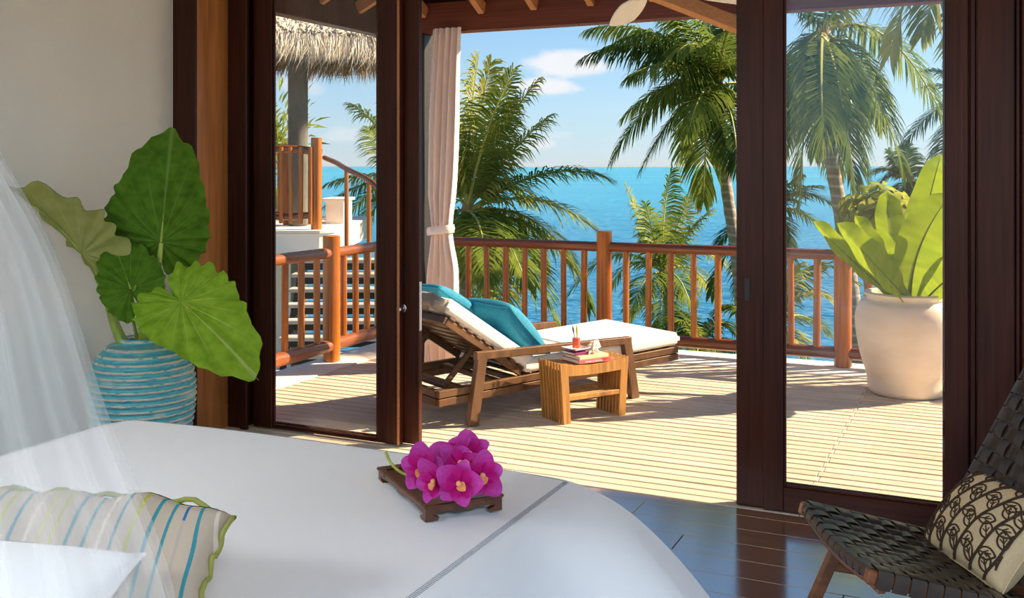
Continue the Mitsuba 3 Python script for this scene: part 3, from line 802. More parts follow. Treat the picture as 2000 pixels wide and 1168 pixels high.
# ------------------------------------------------------------------ ceiling fan under the porch roof
mat('fan_white', pr((0.80, 0.77, 0.70), 0.4))
mat('fan_metal', pr((0.62, 0.58, 0.50), 0.35))
fan = thing('ceiling_fan', 'cream ceiling fan hanging from the porch roof, one blade in view', 'ceiling fan')
FC = np.array([-1.788, 5.622, 2.735])
obj('motor', moved(lathe([(0, -0.045), (0.05, -0.04), (0.085, -0.03), (0.10, -0.005), (0.10, 0.04), (0.06, 0.08), (0.02, 0.10), (0.016, 0.52), (0.05, 0.55), (0.05, 0.60), (0, 0.61)], 32), FC), 'fan_metal', fan, smooth=40)
q = np.linspace(0, 1, 22)
for k in range(3):
    ang = math.radians(121 + 120 * k)
    wd = 0.062 + 0.030 * np.sin(np.pi * np.clip(q * 0.8 + 0.1, 0, 1)) - 0.0 * q
    wd = wd * np.sqrt(np.clip(1 - np.clip((q - 0.86) / 0.14, 0, 1) ** 2, 0.0, 1)) * np.clip(0.55 + q * 4, 0, 1)
    aa = np.linspace(-1, 1, 5)
    g = np.stack(np.broadcast_arrays((0.20 + 0.46 * q)[:, None], aa[None] * np.maximum(wd, 0.004)[:, None], -0.22 * aa[None] * np.maximum(wd, 0.004)[:, None] - 0.045 - 0.092 * q[:, None]), -1)
    bl = obj('blade', moved(solid_sheet(g, 0.008), FC, ang), 'fan_white', fan, smooth=40)
    obj('bracket', moved(cat_(tube([(0.085, 0, -0.015), (0.14, 0, -0.040), (0.20, 0, -0.040)], [0.018, 0.012, 0.016], 8), beam((0.19, 0, -0.040), (0.27, 0, -0.054), 0.05, 0.008, c=0.002)), FC, ang), 'fan_metal', bl, smooth=40)
# ------------------------------------------------------------------ bed
mat('bed_linen', pr((0.80, 0.81, 0.82), 0.85, sheen=0.15))
mat('stitch_grey', pr((0.30, 0.33, 0.38), 0.9))
mat('bed_base', pr((0.10, 0.05, 0.03), 0.5))
bed = thing('bed', 'large bed under a plain white bedspread with grey hem stitching', 'bed')
BX, BY, BA, BB, BZ = -2.36, 2.26, 1.05, 1.06, 0.600


def bed_top(x, y):
    """Height of the bedspread: gently domed."""
    a, b = np.clip((np.asarray(x) - BX) / BA, -1, 1), np.clip((np.asarray(y) - BY) / BB, -1, 1)
    return BZ + 0.040 * (1 - np.abs(a) ** 2.4) * (0.55 + 0.45 * (1 - np.abs(b) ** 4)) + 0.004 * (meshkit.fbm(np.stack(np.broadcast_arrays(np.asarray(x) * 2.2, np.asarray(y) * 2.2, 0.5), -1), 3) - 0.5)


def rounded_rect(n, a, b, r):
    """Points and outward normals round a rectangle with rounded corners, and how near each is to a corner."""
    pts, nor, cor = [], [], []
    for k, (cx, cy) in enumerate(((a - r, b - r), (-a + r, b - r), (-a + r, -b + r), (a - r, -b + r))):
        for t in np.linspace(0, 1, n // 8):
            w = math.pi / 2 * (k + t)
            pts.append((cx + r * math.cos(w), cy + r * math.sin(w)))
            nor.append((math.cos(w), math.sin(w)))
            cor.append(1.0)
        nx = ((-a + r, b), (-a, -b + r), (a - r, -b), (a, b - r))[k]
        p0 = np.array(pts[-1])
        L = np.linalg.norm(np.array(nx) - p0)
        for t in np.linspace(0, 1, n // 8 + 2)[1:-1]:
            pts.append(tuple(p0 + (np.array(nx) - p0) * t))
            nor.append(nor[-1])
            d = min(t, 1 - t) * L
            cor.append(math.exp(-(d / 0.24) ** 2))
    return np.array(pts), np.array(nor), np.array(cor)


rp, rn, rc = rounded_rect(320, BA, BB, 0.10)
rings = []
for s in np.concatenate([np.linspace(0.02, 0.93, 14), [0.96, 0.985]]):
    q = rp * s
    rings.append(np.column_stack([q[:, 0] + BX, q[:, 1] + BY, bed_top(q[:, 0] + BX, q[:, 1] + BY)]))
ztop = bed_top(rp[:, 0] + BX, rp[:, 1] + BY)
arc = np.cumsum(np.concatenate([[0], np.linalg.norm(np.diff(rp, axis=0), axis=1)]))
for t in np.concatenate([np.linspace(0.0, 0.16, 9), np.linspace(0.2, 1.0, 16)]):
    side = 0.055 * (1 - np.exp(-t * 14)) + 0.09 * t
    corn = 0.10 * (1 - np.exp(-t * 16)) + 0.62 * t ** 0.85 - 0.10 * t * t
    o = side * (1 - rc) + corn * rc + 0.018 * t * np.sin(arc * 15) * (1 - rc)
    z = (ztop - 0.012) * (1 - t) + 0.03 * t + 0.012 * max(0, 1 - t * 12)
    rings.append(np.column_stack([rp + rn * o[:, None] + [BX, BY], z]))
grid = np.stack(rings, 1)
v, f = sheet(grid, close_u=True)
c0 = len(v)
v = np.vstack([v, [[BX, BY, float(bed_top(BX, BY))]]])
n0, m0 = grid.shape[:2]
i = np.arange(n0)
f = np.vstack([f, np.stack([((i + 1) % n0) * m0, i * m0, i * 0 + c0], 1)])
obj('bedspread', flip((v, f)), 'bed_linen', bed, smooth=True)
st_ = []
for line, w, gap, sl_ in (((( -1.335, 3.310), (-1.335, 1.25)), 0.020, 0.0085, 0.5), (((-1.335, 3.318), (-3.385, 3.318)), 0.007, 0.0085, 0.4), (((-3.385, 3.318), (-3.385, 1.3)), 0.007, 0.012, 0.4)):
    p, q = np.array(line)
    n = int(np.linalg.norm(q - p) / gap)
    d = (q - p) / np.linalg.norm(q - p)
    s = np.array([-d[1], d[0]])
    for k in range(n):
        c = p + d * gap * (k + 0.5)
        e0, e1 = c - s * w / 2 - d * w * sl_ * 0.3, c + s * w / 2 + d * w * sl_ * 0.3
        st_.append(beam((*e0, float(bed_top(*e0)) + 0.0006), (*e1, float(bed_top(*e1)) + 0.0006), gap * 0.42, 0.0012, c=0))
obj('hem_stitching', cat_(*st_), 'stitch_grey', bed, kind='stuff', label='grey hem stitching along the edge of the bedspread')
obj('mattress_base', box(BX - BA + 0.04, BX + BA - 0.04, BY - BB + 0.04, BY + BB - 0.04, 0.0, 0.50, 0.03), 'bed_base', bed)

# ------------------------------------------------------------------ tray with orchids
mat('tray_wood', pr(grain(0, (0.065, 0.022, 0.010), (0.15, 0.058, 0.024), 60, 6.0), 0.28))
tr = thing('tray', 'small dark wooden footed tray lying on the white bedspread', 'tray')
TA = math.radians(141.0)
tc = np.array([-1.640, 2.940, 0.0])
TZ = float(bed_top(tc[0], tc[1])) + 0.004
TL, TW = 0.43, 0.245


def tt(m, dz=0.0):
    return moved(m, tc + [0, 0, TZ + dz], TA)


obj('panel', tt(box(-TL / 2 + 0.012, TL / 2 - 0.012, -TW / 2 + 0.012, TW / 2 - 0.012, 0.030, 0.037, 0.001)), 'tray_wood', tr)
for sx, sy in ((1, 0), (-1, 0), (0, 1), (0, -1)):
    if sx:
        m = box(sx * TL / 2 - 0.012, sx * TL / 2 + 0.012, -TW / 2 - 0.012, TW / 2 + 0.012, 0.036, 0.047, 0.004)
        a = prism([(-TW / 2, 0.036), (-TW / 2, 0.012), (-0.05, 0.020), (-0.03, 0.014), (0.03, 0.014), (0.05, 0.020), (TW / 2, 0.012), (TW / 2, 0.036)], 0.014)
        ap = moved(a, (sx * (TL / 2 - 0.004), 0, 0), math.pi / 2)
    else:
        m = box(-TL / 2 + 0.012, TL / 2 - 0.012, sy * TW / 2 - 0.012, sy * TW / 2 + 0.012, 0.036, 0.047, 0.004)
        a = prism([(-TL / 2, 0.036), (-TL / 2, 0.012), (-0.12, 0.022), (-0.05, 0.022), (-0.03, 0.015), (0.03, 0.015), (0.05, 0.022), (0.12, 0.022), (TL / 2, 0.012), (TL / 2, 0.036)], 0.014)
        ap = moved(a, (0, sy * (TW / 2 - 0.004), 0))
    rm = obj('rim', tt(m), 'tray_wood', tr)
    obj('apron', tt(ap), 'tray_wood', rm)
foot = [(0.0, 0.036), (0.0, -0.004), (0.040, -0.004), (0.046, 0.004), (0.034, 0.008), (0.024, 0.013), (0.026, 0.022), (0.052, 0.026), (0.056, 0.036)]
for sx in (1, -1):
    for sy in (1, -1):
        a = [(x - 0.006, z) for x, z in foot]
        p1 = moved(prism(a, 0.020), (-TL / 2 if sx < 0 else TL / 2, sy * (TW / 2 - 0.004), 0), 0 if sx < 0 else math.pi)
        p2 = moved(prism(a, 0.020), (sx * (TL / 2 - 0.004), -TW / 2 if sy < 0 else TW / 2, 0), math.pi / 2 if sy < 0 else -math.pi / 2)
        obj('foot', tt(cat_(p1, p2)), 'tray_wood', tr)

mat('orchid_petal', {'type': 'principledthin', 'base_color': proc(lambda p, n, uv: mix(mix((0.55, 0.012, 0.22), (0.62, 0.10, 0.52), smoothstep(0.15, 0.95, uv.y)), (0.36, 0.006, 0.12), 0.45 * noise(p.x * 130, p.y * 130, p.z * 130))), 'roughness': 0.5, 'diff_trans': 0.5})
mat('orchid_lip', pr((0.75, 0.36, 0.16), 0.5))
mat('orchid_deep', pr((0.30, 0.010, 0.10), 0.5))
mat('orchid_stem', pr((0.33, 0.36, 0.06), 0.45))
oc = thing('orchid_spray', 'spray of magenta-purple orchids lying across the wooden tray', 'flowers')


def petal(L, W, cup, tipw=0.5, back=0.0):
    n, m = 13, 9
    q = np.linspace(0, 1, n)
    a = np.linspace(-1, 1, m)
    wd = W * np.sin(np.pi * np.clip(q ** 0.62 * 0.97 + 0.03, 0, 1)) ** 0.62
    g = np.stack([np.broadcast_to((L * q)[:, None], (n, m)), a[None] * wd[:, None], cup * (a[None] ** 2) * wd[:, None] + back * (q[:, None] ** 2) * L + 0.05 * L * np.sin(q * 9 + 1)[:, None] * np.abs(a)[None]], -1)
    uv = np.stack(np.broadcast_arrays(a[None] * 0.5 + 0.5, q[:, None]), -1).reshape(-1, 2)
    return sheet(g), uv


def flower(c, face, spin, s=1.0, openness=0.25):
    """An orchid: five round petals about the lip; face is where it looks."""
    d, sx, sy = frame3(face)
    R = np.stack([sx, sy, d])
    fl = obj('flower', cat_(tube([np.asarray(c) - d * 0.028 * s, np.asarray(c) - d * 0.006 * s, np.asarray(c) + d * 0.004 * s], [0.003 * s, 0.006 * s, 0.004 * s], 7)), 'orchid_deep', oc)
    for k in range(5):
        L, W = ((0.056, 0.026), (0.060, 0.033), (0.054, 0.026), (0.054, 0.026), (0.060, 0.033))[k]
        m, uv = petal(L * s, W * s, 0.35, back=openness * (1.2 if k in (1, 4) else 0.6))
        a = spin + k * 2 * np.pi / 5
        v, f = moved(m, (0.004 * math.cos(a), 0.004 * math.sin(a), 0.002 * (k % 2)), a)
        obj('petal', (v @ R + c, f), 'orchid_petal', fl, smooth=True, uv=uv)
    lip = cat_(moved(petal(0.024 * s, 0.012 * s, 1.2, back=0.6)[0], (0, 0, 0.004), spin + np.pi * 1.35), ball((0, 0, 0.010 * s), 0.0075 * s, 1))
    obj('lip', (lip[0] @ R + c, lip[1]), 'orchid_lip', fl, smooth=True)


FL = [((-1.590, 2.760, 0.764), (0.10, -0.90, 0.25), 0.4, 1.32, 0.30), ((-1.480, 2.790, 0.778), (0.45, -0.30, 0.80), 1.0, 1.28, 0.30), ((-1.550, 2.880, 0.776), (-0.2, -0.5, 0.85), 2.1, 1.25, 0.4),
      ((-1.405, 2.790, 0.756), (0.75, -0.55, 0.35), 0.2, 1.22, 0.35), ((-1.435, 2.705, 0.752), (0.35, -0.90, 0.30), 1.3, 1.22, 0.35), ((-1.525, 2.722, 0.742), (-0.25, -0.85, 0.25), 0.9, 1.15, 0.55),
      ((-1.490, 2.880, 0.786), (0.2, -0.55, 0.6), 0.6, 1.22, 0.35)]
for a in FL:
    flower(*a)
obj('stem', tube(bez([(-1.795, 2.870, 0.762), (-1.735, 2.825, 0.690), (-1.60, 2.79, 0.705), (-1.45, 2.84, 0.75)], 16), np.linspace(0.0052, 0.0032, 16), 8), 'orchid_stem', oc, smooth=True)
for c, *_ in FL:
    obj('stalk', tube(bez([np.array(c) * 0.25 + np.array((-1.52, 2.81, 0.745)) * 0.75, np.array(c) * 0.6 + np.array((-1.52, 2.81, 0.735)) * 0.4, np.array(c) + [0, 0.02, 0]], 6), 0.0022, 5), 'orchid_stem', oc)

# ------------------------------------------------------------------ pillows at the head of the bed


def stripe_fn(p, n, uv):
    u = uv.x * 26 + 0.35 * noise(uv.x * 5, uv.y * 4, 2.0) + 0.9 * (uv.y - 0.5)
    k = dr.floor(u)
    t = u - k
    r = cell_rand(k, 3)
    base = mi.Color3f(0.42, 0.345, 0.265)
    teal = mi.Color3f(0.03, 0.20, 0.24)
    green = mi.Color3f(0.36, 0.36, 0.04)
    blue = mi.Color3f(0.02, 0.11, 0.30)
    pale = mi.Color3f(0.60, 0.52, 0.42)
    line = dr.select(t < 0.22, 1.0, 0.0)
    c = dr.select(r < 0.35, teal, dr.select(r < 0.6, green, dr.select(r < 0.78, blue, pale)))
    gap = dr.select((r >= 0.6) & (r < 0.78), dr.select(cell_rand(dr.floor(uv.y * 9), k) > 0.55, 1.0, 0.15), 1.0)
    return mix(base, c, line * gap)


mat('striped_fabric', pr(proc(stripe_fn), 0.9, sheen=0.2))
mat('lime_trim', pr((0.24, 0.25, 0.05), 0.85))
mat('pillow_white', pr((0.83, 0.83, 0.82), 0.9, sheen=0.1))
CWD, CHT = 0.92, 0.46
m, e = pillow(CWD, CHT, 0.20, 40, 0.06)
k = thing('cushion', 'striped cushion of taupe, teal, blue and lime fabric on the bed behind the net', 'cushion')
v, f = m
uv = np.stack([v[:, 0] / CWD + 0.5, v[:, 2] / CHT + 0.5], 1)
v = v + np.stack([0 * v[:, 0], 0.008 * np.sin(v[:, 0] * 42 + 3 * v[:, 2]), 0.007 * np.sin(v[:, 0] * 31)], 1)


def crown_(v):
    """The stuffing sinks at both ends of the cushion."""
    return v - np.stack([0 * v[:, 0], 0 * v[:, 0], 0.05 * np.clip(np.abs(v[:, 0]) / (CWD / 2) - 0.55, 0, 1) ** 2 * 4 * (v[:, 2] > 0) * np.clip(v[:, 2] * 6, 0, 1)], 1)


cloc, crz, crx = np.array([-2.015, 1.645, 0.735]), math.radians(16), math.radians(-38)
obj('cover', moved((crown_(v), f), cloc, crz, rx=crx), 'striped_fabric', k, smooth=True, uv=uv)
ee = crown_(e) + np.stack([0 * e[:, 0], 0.010 * np.sin(np.arange(len(e)) * 0.9), 0.006 * np.cos(np.arange(len(e)) * 1.3)], 1)
obj('piping', moved(tube(ee, 0.0065, 6), cloc, crz, rx=crx), 'lime_trim', k, smooth=True, label='lime green ruffled piping')
m, e = pillow(0.72, 0.46, 0.16, 26, 0.10)
k = thing('pillow', 'white bed pillow in front of the striped cushion, nearest the viewer', 'pillow')
obj('cover', moved(m, (-1.93, 1.36, 0.770), math.radians(14), rx=math.radians(-62)), 'pillow_white', k, smooth=True)

# ------------------------------------------------------------------ mosquito net
scene['net_fabric'] = {'type': 'blendbsdf', 'weight': 0.20, 'clear': {'type': 'thindielectric', 'int_ior': 1.02},
                       'cloth': {'type': 'principledthin', 'base_color': rgb(0.90, 0.91, 0.92), 'roughness': 0.8, 'diff_trans': 1.0, 'spec_trans': 0.0}}
net = thing('mosquito_net', 'sheer white mosquito net falling in folds over the left of the bed', 'mosquito net')
edge = catmull([(-2.60, 1.80, 2.60), (-2.418, 1.741, 2.188), (-2.146, 1.703, 1.743), (-1.952, 1.683, 1.53), (-1.673, 1.592, 1.179), (-1.416, 1.491, 0.944), (-1.300, 1.44, 0.70), (-1.235, 1.39, 0.35), (-1.21, 1.37, 0.02)], 60)
q = np.linspace(0, 1, 60)


def net_layer(off, width, folds, amp, seed):
    n = 150
    a = np.linspace(0, 1, n)
    spread = (0.16 + 0.84 * q ** 0.8)
    d = np.array([-0.86, -0.52, 0.0])
    nn = np.array([0.52, -0.86, 0.0])
    ph = a[:, None] * folds * 2 * np.pi
    w = np.sin(ph + 0.5 * np.sin(q * 3 + seed)[None]) + 0.45 * np.sin(ph * 2.3 + seed)
    return edge[None] + d * (a[:, None] * width * spread[None])[..., None] + nn * ((off + amp * w * (0.35 + 0.65 * q)[None]))[..., None]


obj('drape', sheet(net_layer(0.0, 1.25, 11, 0.026, 0.3)), 'net_fabric', net, smooth=True)
obj('drape', sheet(net_layer(0.07, 1.05, 7, 0.032, 2.1)), 'net_fabric', net, smooth=True)
obj('canopy_ring', tube([(-2.70 + 0.16 * math.cos(t), 1.72 + 0.16 * math.sin(t), 2.60) for t in np.linspace(0, 2 * np.pi, 25)], 0.010, 6), 'pillow_white', net)
obj('cord', tube([(-2.70, 1.72, 2.60), (-2.70, 1.72, 3.2)], 0.004, 5), 'pillow_white', net)

# ------------------------------------------------------------------ turquoise pot and the elephant ear plant
PB = np.array([-4.255, 4.275, 0.0])


def glaze(p, n, uv):
    ph = p.z / 0.0345
    t = ph - dr.floor(ph)
    sp = fbm(p.x * 38, p.y * 38, p.z * 95, 4)
    pat = fbm(p.x * 7, p.y * 7, p.z * 16, 3)
    c = mix((0.035, 0.26, 0.36), (0.10, 0.44, 0.46), dr.clip(sp * 1.5 - 0.2, 0, 1))
    c = mix(c, (0.30, 0.50, 0.44), smoothstep(0.55, 0.75, pat))
    ridge = smoothstep(0.26, 0.10, dr.abs(t - 0.5)) * smoothstep(0.35, 0.62, sp + 0.25 * pat)
    return mix(c, (0.62, 0.50, 0.38), ridge * 0.9)


mat('turquoise_glaze', pr(proc(glaze), 0.38, clearcoat=0.3, clearcoat_gloss=0.8))
mat('plant_stem', pr(proc(lambda p, n, uv: mix((0.16, 0.24, 0.03), (0.36, 0.42, 0.07), noise(p.x * 60, p.y * 60, p.z * 4))), 0.4))
k = thing('pot', 'turquoise ribbed ceramic pot in the corner by the white wall', 'pot')
base = catmull([(0.17, 0.0), (0.215, 0.08), (0.262, 0.24), (0.284, 0.40), (0.283, 0.52), (0.258, 0.62), (0.205, 0.695), (0.135, 0.728)], 160)
rid = 0.006 * np.clip(np.cos((base[:, 1] / 0.0345 - 0.5) * 2 * np.pi), -0.6, 1)
tn = np.gradient(base, axis=0)
tn /= np.linalg.norm(tn, axis=1, keepdims=True)
body = base + np.stack([tn[:, 1], -tn[:, 0]], 1) * rid[:, None]
prof = np.vstack([[[0, 0.0]], body, [(0.118, 0.728), (0.112, 0.735), (0.116, 0.748), (0.110, 0.755), (0.100, 0.750), (0.094, 0.72), (0.12, 0.66), (0, 0.64)]])
obj('jar', moved(lathe(prof, 72), PB), 'turquoise_glaze', k, smooth=60)
obj('soil', moved(lathe([(0, 0.69), (0.10, 0.69)], 20), PB), 'soil', k)


def leaf_colour(a, b, vein):
    def fn(p, n, uv):
        # uv: x = angle about the stalk's joint (0..1, 0.5 = tip), y = way out to the rim
        ang = (uv.x - 0.5) * 2 * 3.14159
        v = dr.abs((ang * 3.5 + 0.5) - dr.floor(ang * 3.5 + 0.5) - 0.5)
        mid = smoothstep(0.035, 0.0, dr.abs(ang))
        w = dr.maximum(smoothstep(0.09, 0.02, v) * smoothstep(1.0, 0.2, uv.y) * 0.75, mid)
        q = fbm(p.x * 22, p.y * 22, p.z * 22, 3)
        return mix(mix(a, b, dr.clip(q * 1.5 - 0.25, 0, 1)), vein, w * 0.8)
    return proc(fn)


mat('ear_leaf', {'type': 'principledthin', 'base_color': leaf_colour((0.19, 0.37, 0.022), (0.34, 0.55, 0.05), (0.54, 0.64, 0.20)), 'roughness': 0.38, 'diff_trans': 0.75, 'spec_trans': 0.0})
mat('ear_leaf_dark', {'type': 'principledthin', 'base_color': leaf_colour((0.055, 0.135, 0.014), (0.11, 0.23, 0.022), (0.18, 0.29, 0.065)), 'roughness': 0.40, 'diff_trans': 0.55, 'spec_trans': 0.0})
mat('ear_leaf_pale', {'type': 'principledthin', 'base_color': leaf_colour((0.34, 0.36, 0.09), (0.46, 0.45, 0.15), (0.55, 0.52, 0.22)), 'roughness': 0.5, 'diff_trans': 0.6, 'spec_trans': 0.0})


def ear(att, tip, face, wl, wr, fold=0.25, bend=0.0, ruf=0.035, lobe=0.36, seed=0, curl=0.0):
    """A heart-shaped leaf about its stalk's joint: x to the tip, left half width wl and right half width wr (in lengths), folded at the midrib."""
    att, tip = np.asarray(att, float), np.asarray(tip, float)
    L = np.linalg.norm(tip - att)
    ex = (tip - att) / L
    ez = np.asarray(face, float) - ex * (np.asarray(face, float) @ ex)
    ez /= np.linalg.norm(ez)
    ey = np.cross(ez, ex)
    key = np.array([[0, 1.0], [12, 0.90], [28, 0.70], [50, 0.555], [75, 0.50], [100, 0.475], [125, 0.46], [145, 0.45], [160, 0.40], [171, 0.26], [180, 0.05]])
    n, m = 120, 22
    ang = np.linspace(-180, 180, n)
    from scipy.interpolate import PchipInterpolator
    r0 = PchipInterpolator(key[:, 0], key[:, 1])(np.abs(ang))
    t = np.linspace(0, 1, m)
    A = np.radians(ang)
    rim = 1 + 0.028 * np.sin(A * 17 + seed) + 0.018 * np.sin(A * 31 + seed * 2)
    x = np.cos(A)[:, None] * r0[:, None] * rim[:, None] * t[None]
    y = np.sin(A)[:, None] * r0[:, None] * rim[:, None] * t[None]
    x = np.where(x < 0, x * lobe / 0.40, x)
    y = np.where(y > 0, y * wl / 0.5, y * wr / 0.5)
    z = fold * np.abs(y) + bend * np.clip(x, 0, None) ** 2 + curl * y * np.abs(y)
    z = z + ruf * t[None] ** 3 * (np.sin(A * 17 + seed)[:, None] + 0.6 * np.sin(A * 9 + 1 + seed)[:, None]) * np.clip((np.abs(A) * 6)[:, None], 0, 1)
    z = z + 0.010 * np.cos(A * 14)[:, None] * np.sin(np.pi * t)[None] + 0.012 * (meshkit.fbm(np.stack([x * 9, y * 9, 0 * x + seed], -1), 3) - 0.5)
    P = att + L * (x[..., None] * ex + y[..., None] * ey + z[..., None] * ez)
    uv = np.stack(np.broadcast_arrays(((ang + 180) / 360)[:, None], t[None]), -1).reshape(-1, 2)
    return sheet(P), uv


pl = thing('elephant_ear_plant', 'elephant ear plant with large ruffled green leaves growing in the turquoise pot', 'plant')


def stalk(pts, r0, r1):
    obj('stalk', tube(catmull(pts, 18), np.linspace(r0, r1, 18), 10), 'plant_stem', pl, smooth=True)


G = [  # joint, tip, the way the face looks, material, widths, fold, bend, lobe length, seed
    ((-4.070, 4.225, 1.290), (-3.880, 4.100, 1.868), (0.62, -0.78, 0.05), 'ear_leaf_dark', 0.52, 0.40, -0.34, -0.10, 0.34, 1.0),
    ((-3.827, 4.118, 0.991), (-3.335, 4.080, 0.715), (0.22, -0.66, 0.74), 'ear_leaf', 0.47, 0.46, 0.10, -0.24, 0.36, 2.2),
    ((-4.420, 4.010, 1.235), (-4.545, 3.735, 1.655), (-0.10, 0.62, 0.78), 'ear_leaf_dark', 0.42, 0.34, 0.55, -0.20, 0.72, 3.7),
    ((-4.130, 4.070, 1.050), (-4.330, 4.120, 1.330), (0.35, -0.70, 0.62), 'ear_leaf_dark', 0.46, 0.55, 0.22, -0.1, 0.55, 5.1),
]
for gi, (att, tip, fc, mt, wl, wr, fold, bend, lobe, sd) in enumerate(G):
    m, uv = ear(att, tip, fc, wl, wr, fold, bend, 0.035, lobe, sd)
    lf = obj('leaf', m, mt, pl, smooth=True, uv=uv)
    a, b, fn_ = np.array(att), np.array(tip), np.array(fc) / np.linalg.norm(fc)
    if gi == 2:
        obj('underside', (m[0] - fn_ * 0.003, m[1]), 'ear_leaf_pale', lf, smooth=True, uv=uv, label='pale yellow-green underside')
    q = np.linspace(0, 1, 12)[:, None]
    obj('midrib', tube(a + (b - a) * q + fn_ * np.linalg.norm(b - a) * bend * q ** 2 - fn_ * 0.003, np.linspace(0.007, 0.0015, 12), 6), 'plant_stem', lf, smooth=True)
stalk([(-4.30, 4.24, 0.66), (-4.345, 4.215, 0.74), (-4.375, 4.16, 0.92), (-4.40, 4.06, 1.20)], 0.034, 0.010)
stalk([(-4.26, 4.27, 0.66), (-4.25, 4.22, 0.80), (-4.15, 4.10, 1.00), (-4.088, 4.062, 1.07)], 0.010, 0.006)
stalk([(-4.235, 4.27, 0.66), (-4.215, 4.25, 0.78), (-4.12, 4.225, 1.02), (-4.072, 4.23, 1.285)], 0.036, 0.012)
stalk([(-4.215, 4.26, 0.66), (-4.175, 4.23, 0.82), (-4.02, 4.18, 1.00), (-3.83, 4.125, 0.99)], 0.024, 0.008)

# ------------------------------------------------------------------ woven strap chair
mat('strap_leather', pr(proc(lambda p, n, uv: mix((0.018, 0.013, 0.010), (0.040, 0.029, 0.022), fbm(p.x * 40, p.y * 40, p.z * 40, 3))), 0.36))
mat('chair_wood', pr(grain(0, (0.11, 0.036, 0.012), (0.22, 0.080, 0.028), 60, 6.0), 0.32))
ch = thing('lounge_chair', 'low lounge chair of woven dark leather straps on a brown wooden frame', 'chair')
CF = np.array([-0.66, 4.04, 0.0])
CW = np.array([0.46, -0.886, 0.0])
CW /= np.linalg.norm(CW)
CB = np.array([-CW[1], CW[0], 0.0])
CWID = 0.65


def cp(b, w, z):
    return CF + CB * b + CW * w + np.array([0, 0, z])


for w in (0.0, CWID):
    sdr = obj('seat_rail', beam(cp(0.0, w, 0.386), cp(0.62, w, 0.232), 0.036, 0.046, c=0.005), 'chair_wood', ch)
    obj('back_post', beam(cp(0.535, w, 0.215), cp(0.985, w, 1.02), 0.036, 0.045, up=CB, c=0.005), 'chair_wood', ch)
    obj('leg', beam(cp(0.19, w, 0.335), cp(0.04, w, 0.0), 0.034, 0.044, up=CB, c=0.005), 'chair_wood', ch)
    obj('leg', beam(cp(0.60, w, 0.26), cp(0.72, w, 0.0), 0.034, 0.044, up=CB, c=0.005), 'chair_wood', ch)
    obj('brace', beam(cp(0.11, w, 0.165), cp(0.68, w, 0.06), 0.026, 0.036, c=0.004), 'chair_wood', ch)
bw = np.linspace(0.012, CWID - 0.012, 12)
sag = lambda s: 0.034 * np.sin(np.pi * s)
obj('front_rail', tube([cp(0.022, w, 0.368 - 0.030 * math.sin(math.pi * (w / CWID))) for w in bw], 0.016, 8), 'chair_wood', ch, smooth=True)
obj('rear_rail', beam(cp(0.585, 0.018, 0.228), cp(0.585, CWID - 0.018, 0.228), 0.036, 0.04), 'chair_wood', ch)
obj('top_rail', beam(cp(0.965, 0.018, 0.985), cp(0.965, CWID - 0.018, 0.985), 0.036, 0.04), 'chair_wood', ch)
PITCH = 0.0545
TH = 0.0028


def weave_panel(parent, P, N, lu, lw_, ulo, uhi, wrapu):
    """P(u, w) a point of the panel, N its normal; straps both ways, over and under in turn. u runs front to back (or up), w across."""
    nu_, nw_ = int(lu / PITCH), int(lw_ / PITCH)
    pu, pw = lu / nu_, lw_ / nw_
    amp = 0.0048

    def strap(line, across, half, flip_):
        g = []
        for a in np.linspace(-half, half, 5):
            g.append([p + s * a for p, s in zip(line, across)])
        return solid_sheet(np.array(g), TH)
    for j in range(nw_):
        w = (j + 0.5) * pw
        us = np.linspace(0, lu, nu_ * 6 + 1)
        line = [P(u, w) + N(u, w) * (amp * math.cos(math.pi * (u / pu + 0.5 + j)) + 0.004) for u in us]
        line = wrapu(line, w)
        obj('strap', strap(line, [CW] * len(line), pw * 0.455, 0), 'strap_leather', parent, smooth=50)
    for i in range(nu_):
        u = (i + 0.5) * pu
        ws = np.linspace(0, lw_, nw_ * 5 + 1)
        line = [P(u, w) + N(u, w) * (-amp * math.cos(math.pi * (w / pw + 0.5 + i)) + 0.004) for w in ws]
        ends = []
        for w, sg in ((0.0, -1), (lw_, 1)):
            p, n = P(u, w), N(u, w)
            ends.append([p + CW * sg * 0.004 + n * 0.006, p + CW * sg * 0.022 + n * 0.004, p + CW * sg * 0.0245 - n * 0.012, p + CW * sg * 0.0245 - n * 0.048, p + CW * sg * 0.020 - n * 0.054])
        line = ends[0][::-1] + line[1:-1] + ends[1]
        s = P(u + 0.001, 0) - P(u - 0.001, 0)
        s /= np.linalg.norm(s)
        obj('strap', strap(line, [s] * len(line), pu * 0.455, 0), 'strap_leather', parent, smooth=50)


def Pseat(u, w):
    s = min(max(w / CWID, 0), 1)
    return cp(u + 0.03, w, 0.412 - 0.248 * (u + 0.03) - sag(s) * (0.75 + 0.25 * math.sin(math.pi * u / 0.54)))


def Nseat(u, w):
    n = np.array([0, 0, 1.0]) + CB * 0.24
    return n / np.linalg.norm(n)


def wrap_seat(line, w):
    p = line[0]
    f = [p - CB * 0.018 + [0, 0, 0.002], p - CB * 0.028 - [0, 0, 0.012], p - CB * 0.028 - [0, 0, 0.032], p - CB * 0.018 - [0, 0, 0.044]]
    return f[::-1] + line


seat = obj('seat', beam(cp(0.06, 0.02, 0.33), cp(0.06, CWID - 0.02, 0.33), 0.03, 0.03), 'chair_wood', ch)
weave_panel(seat, Pseat, Nseat, 0.545, CWID, 0, 1, wrap_seat)
BD = CB * 0.45 + np.array([0, 0, 0.805])
BL_ = np.linalg.norm(BD)
BD /= BL_
BN = np.cross(BD, CW)
BN = BN if BN @ CB < 0 else -BN


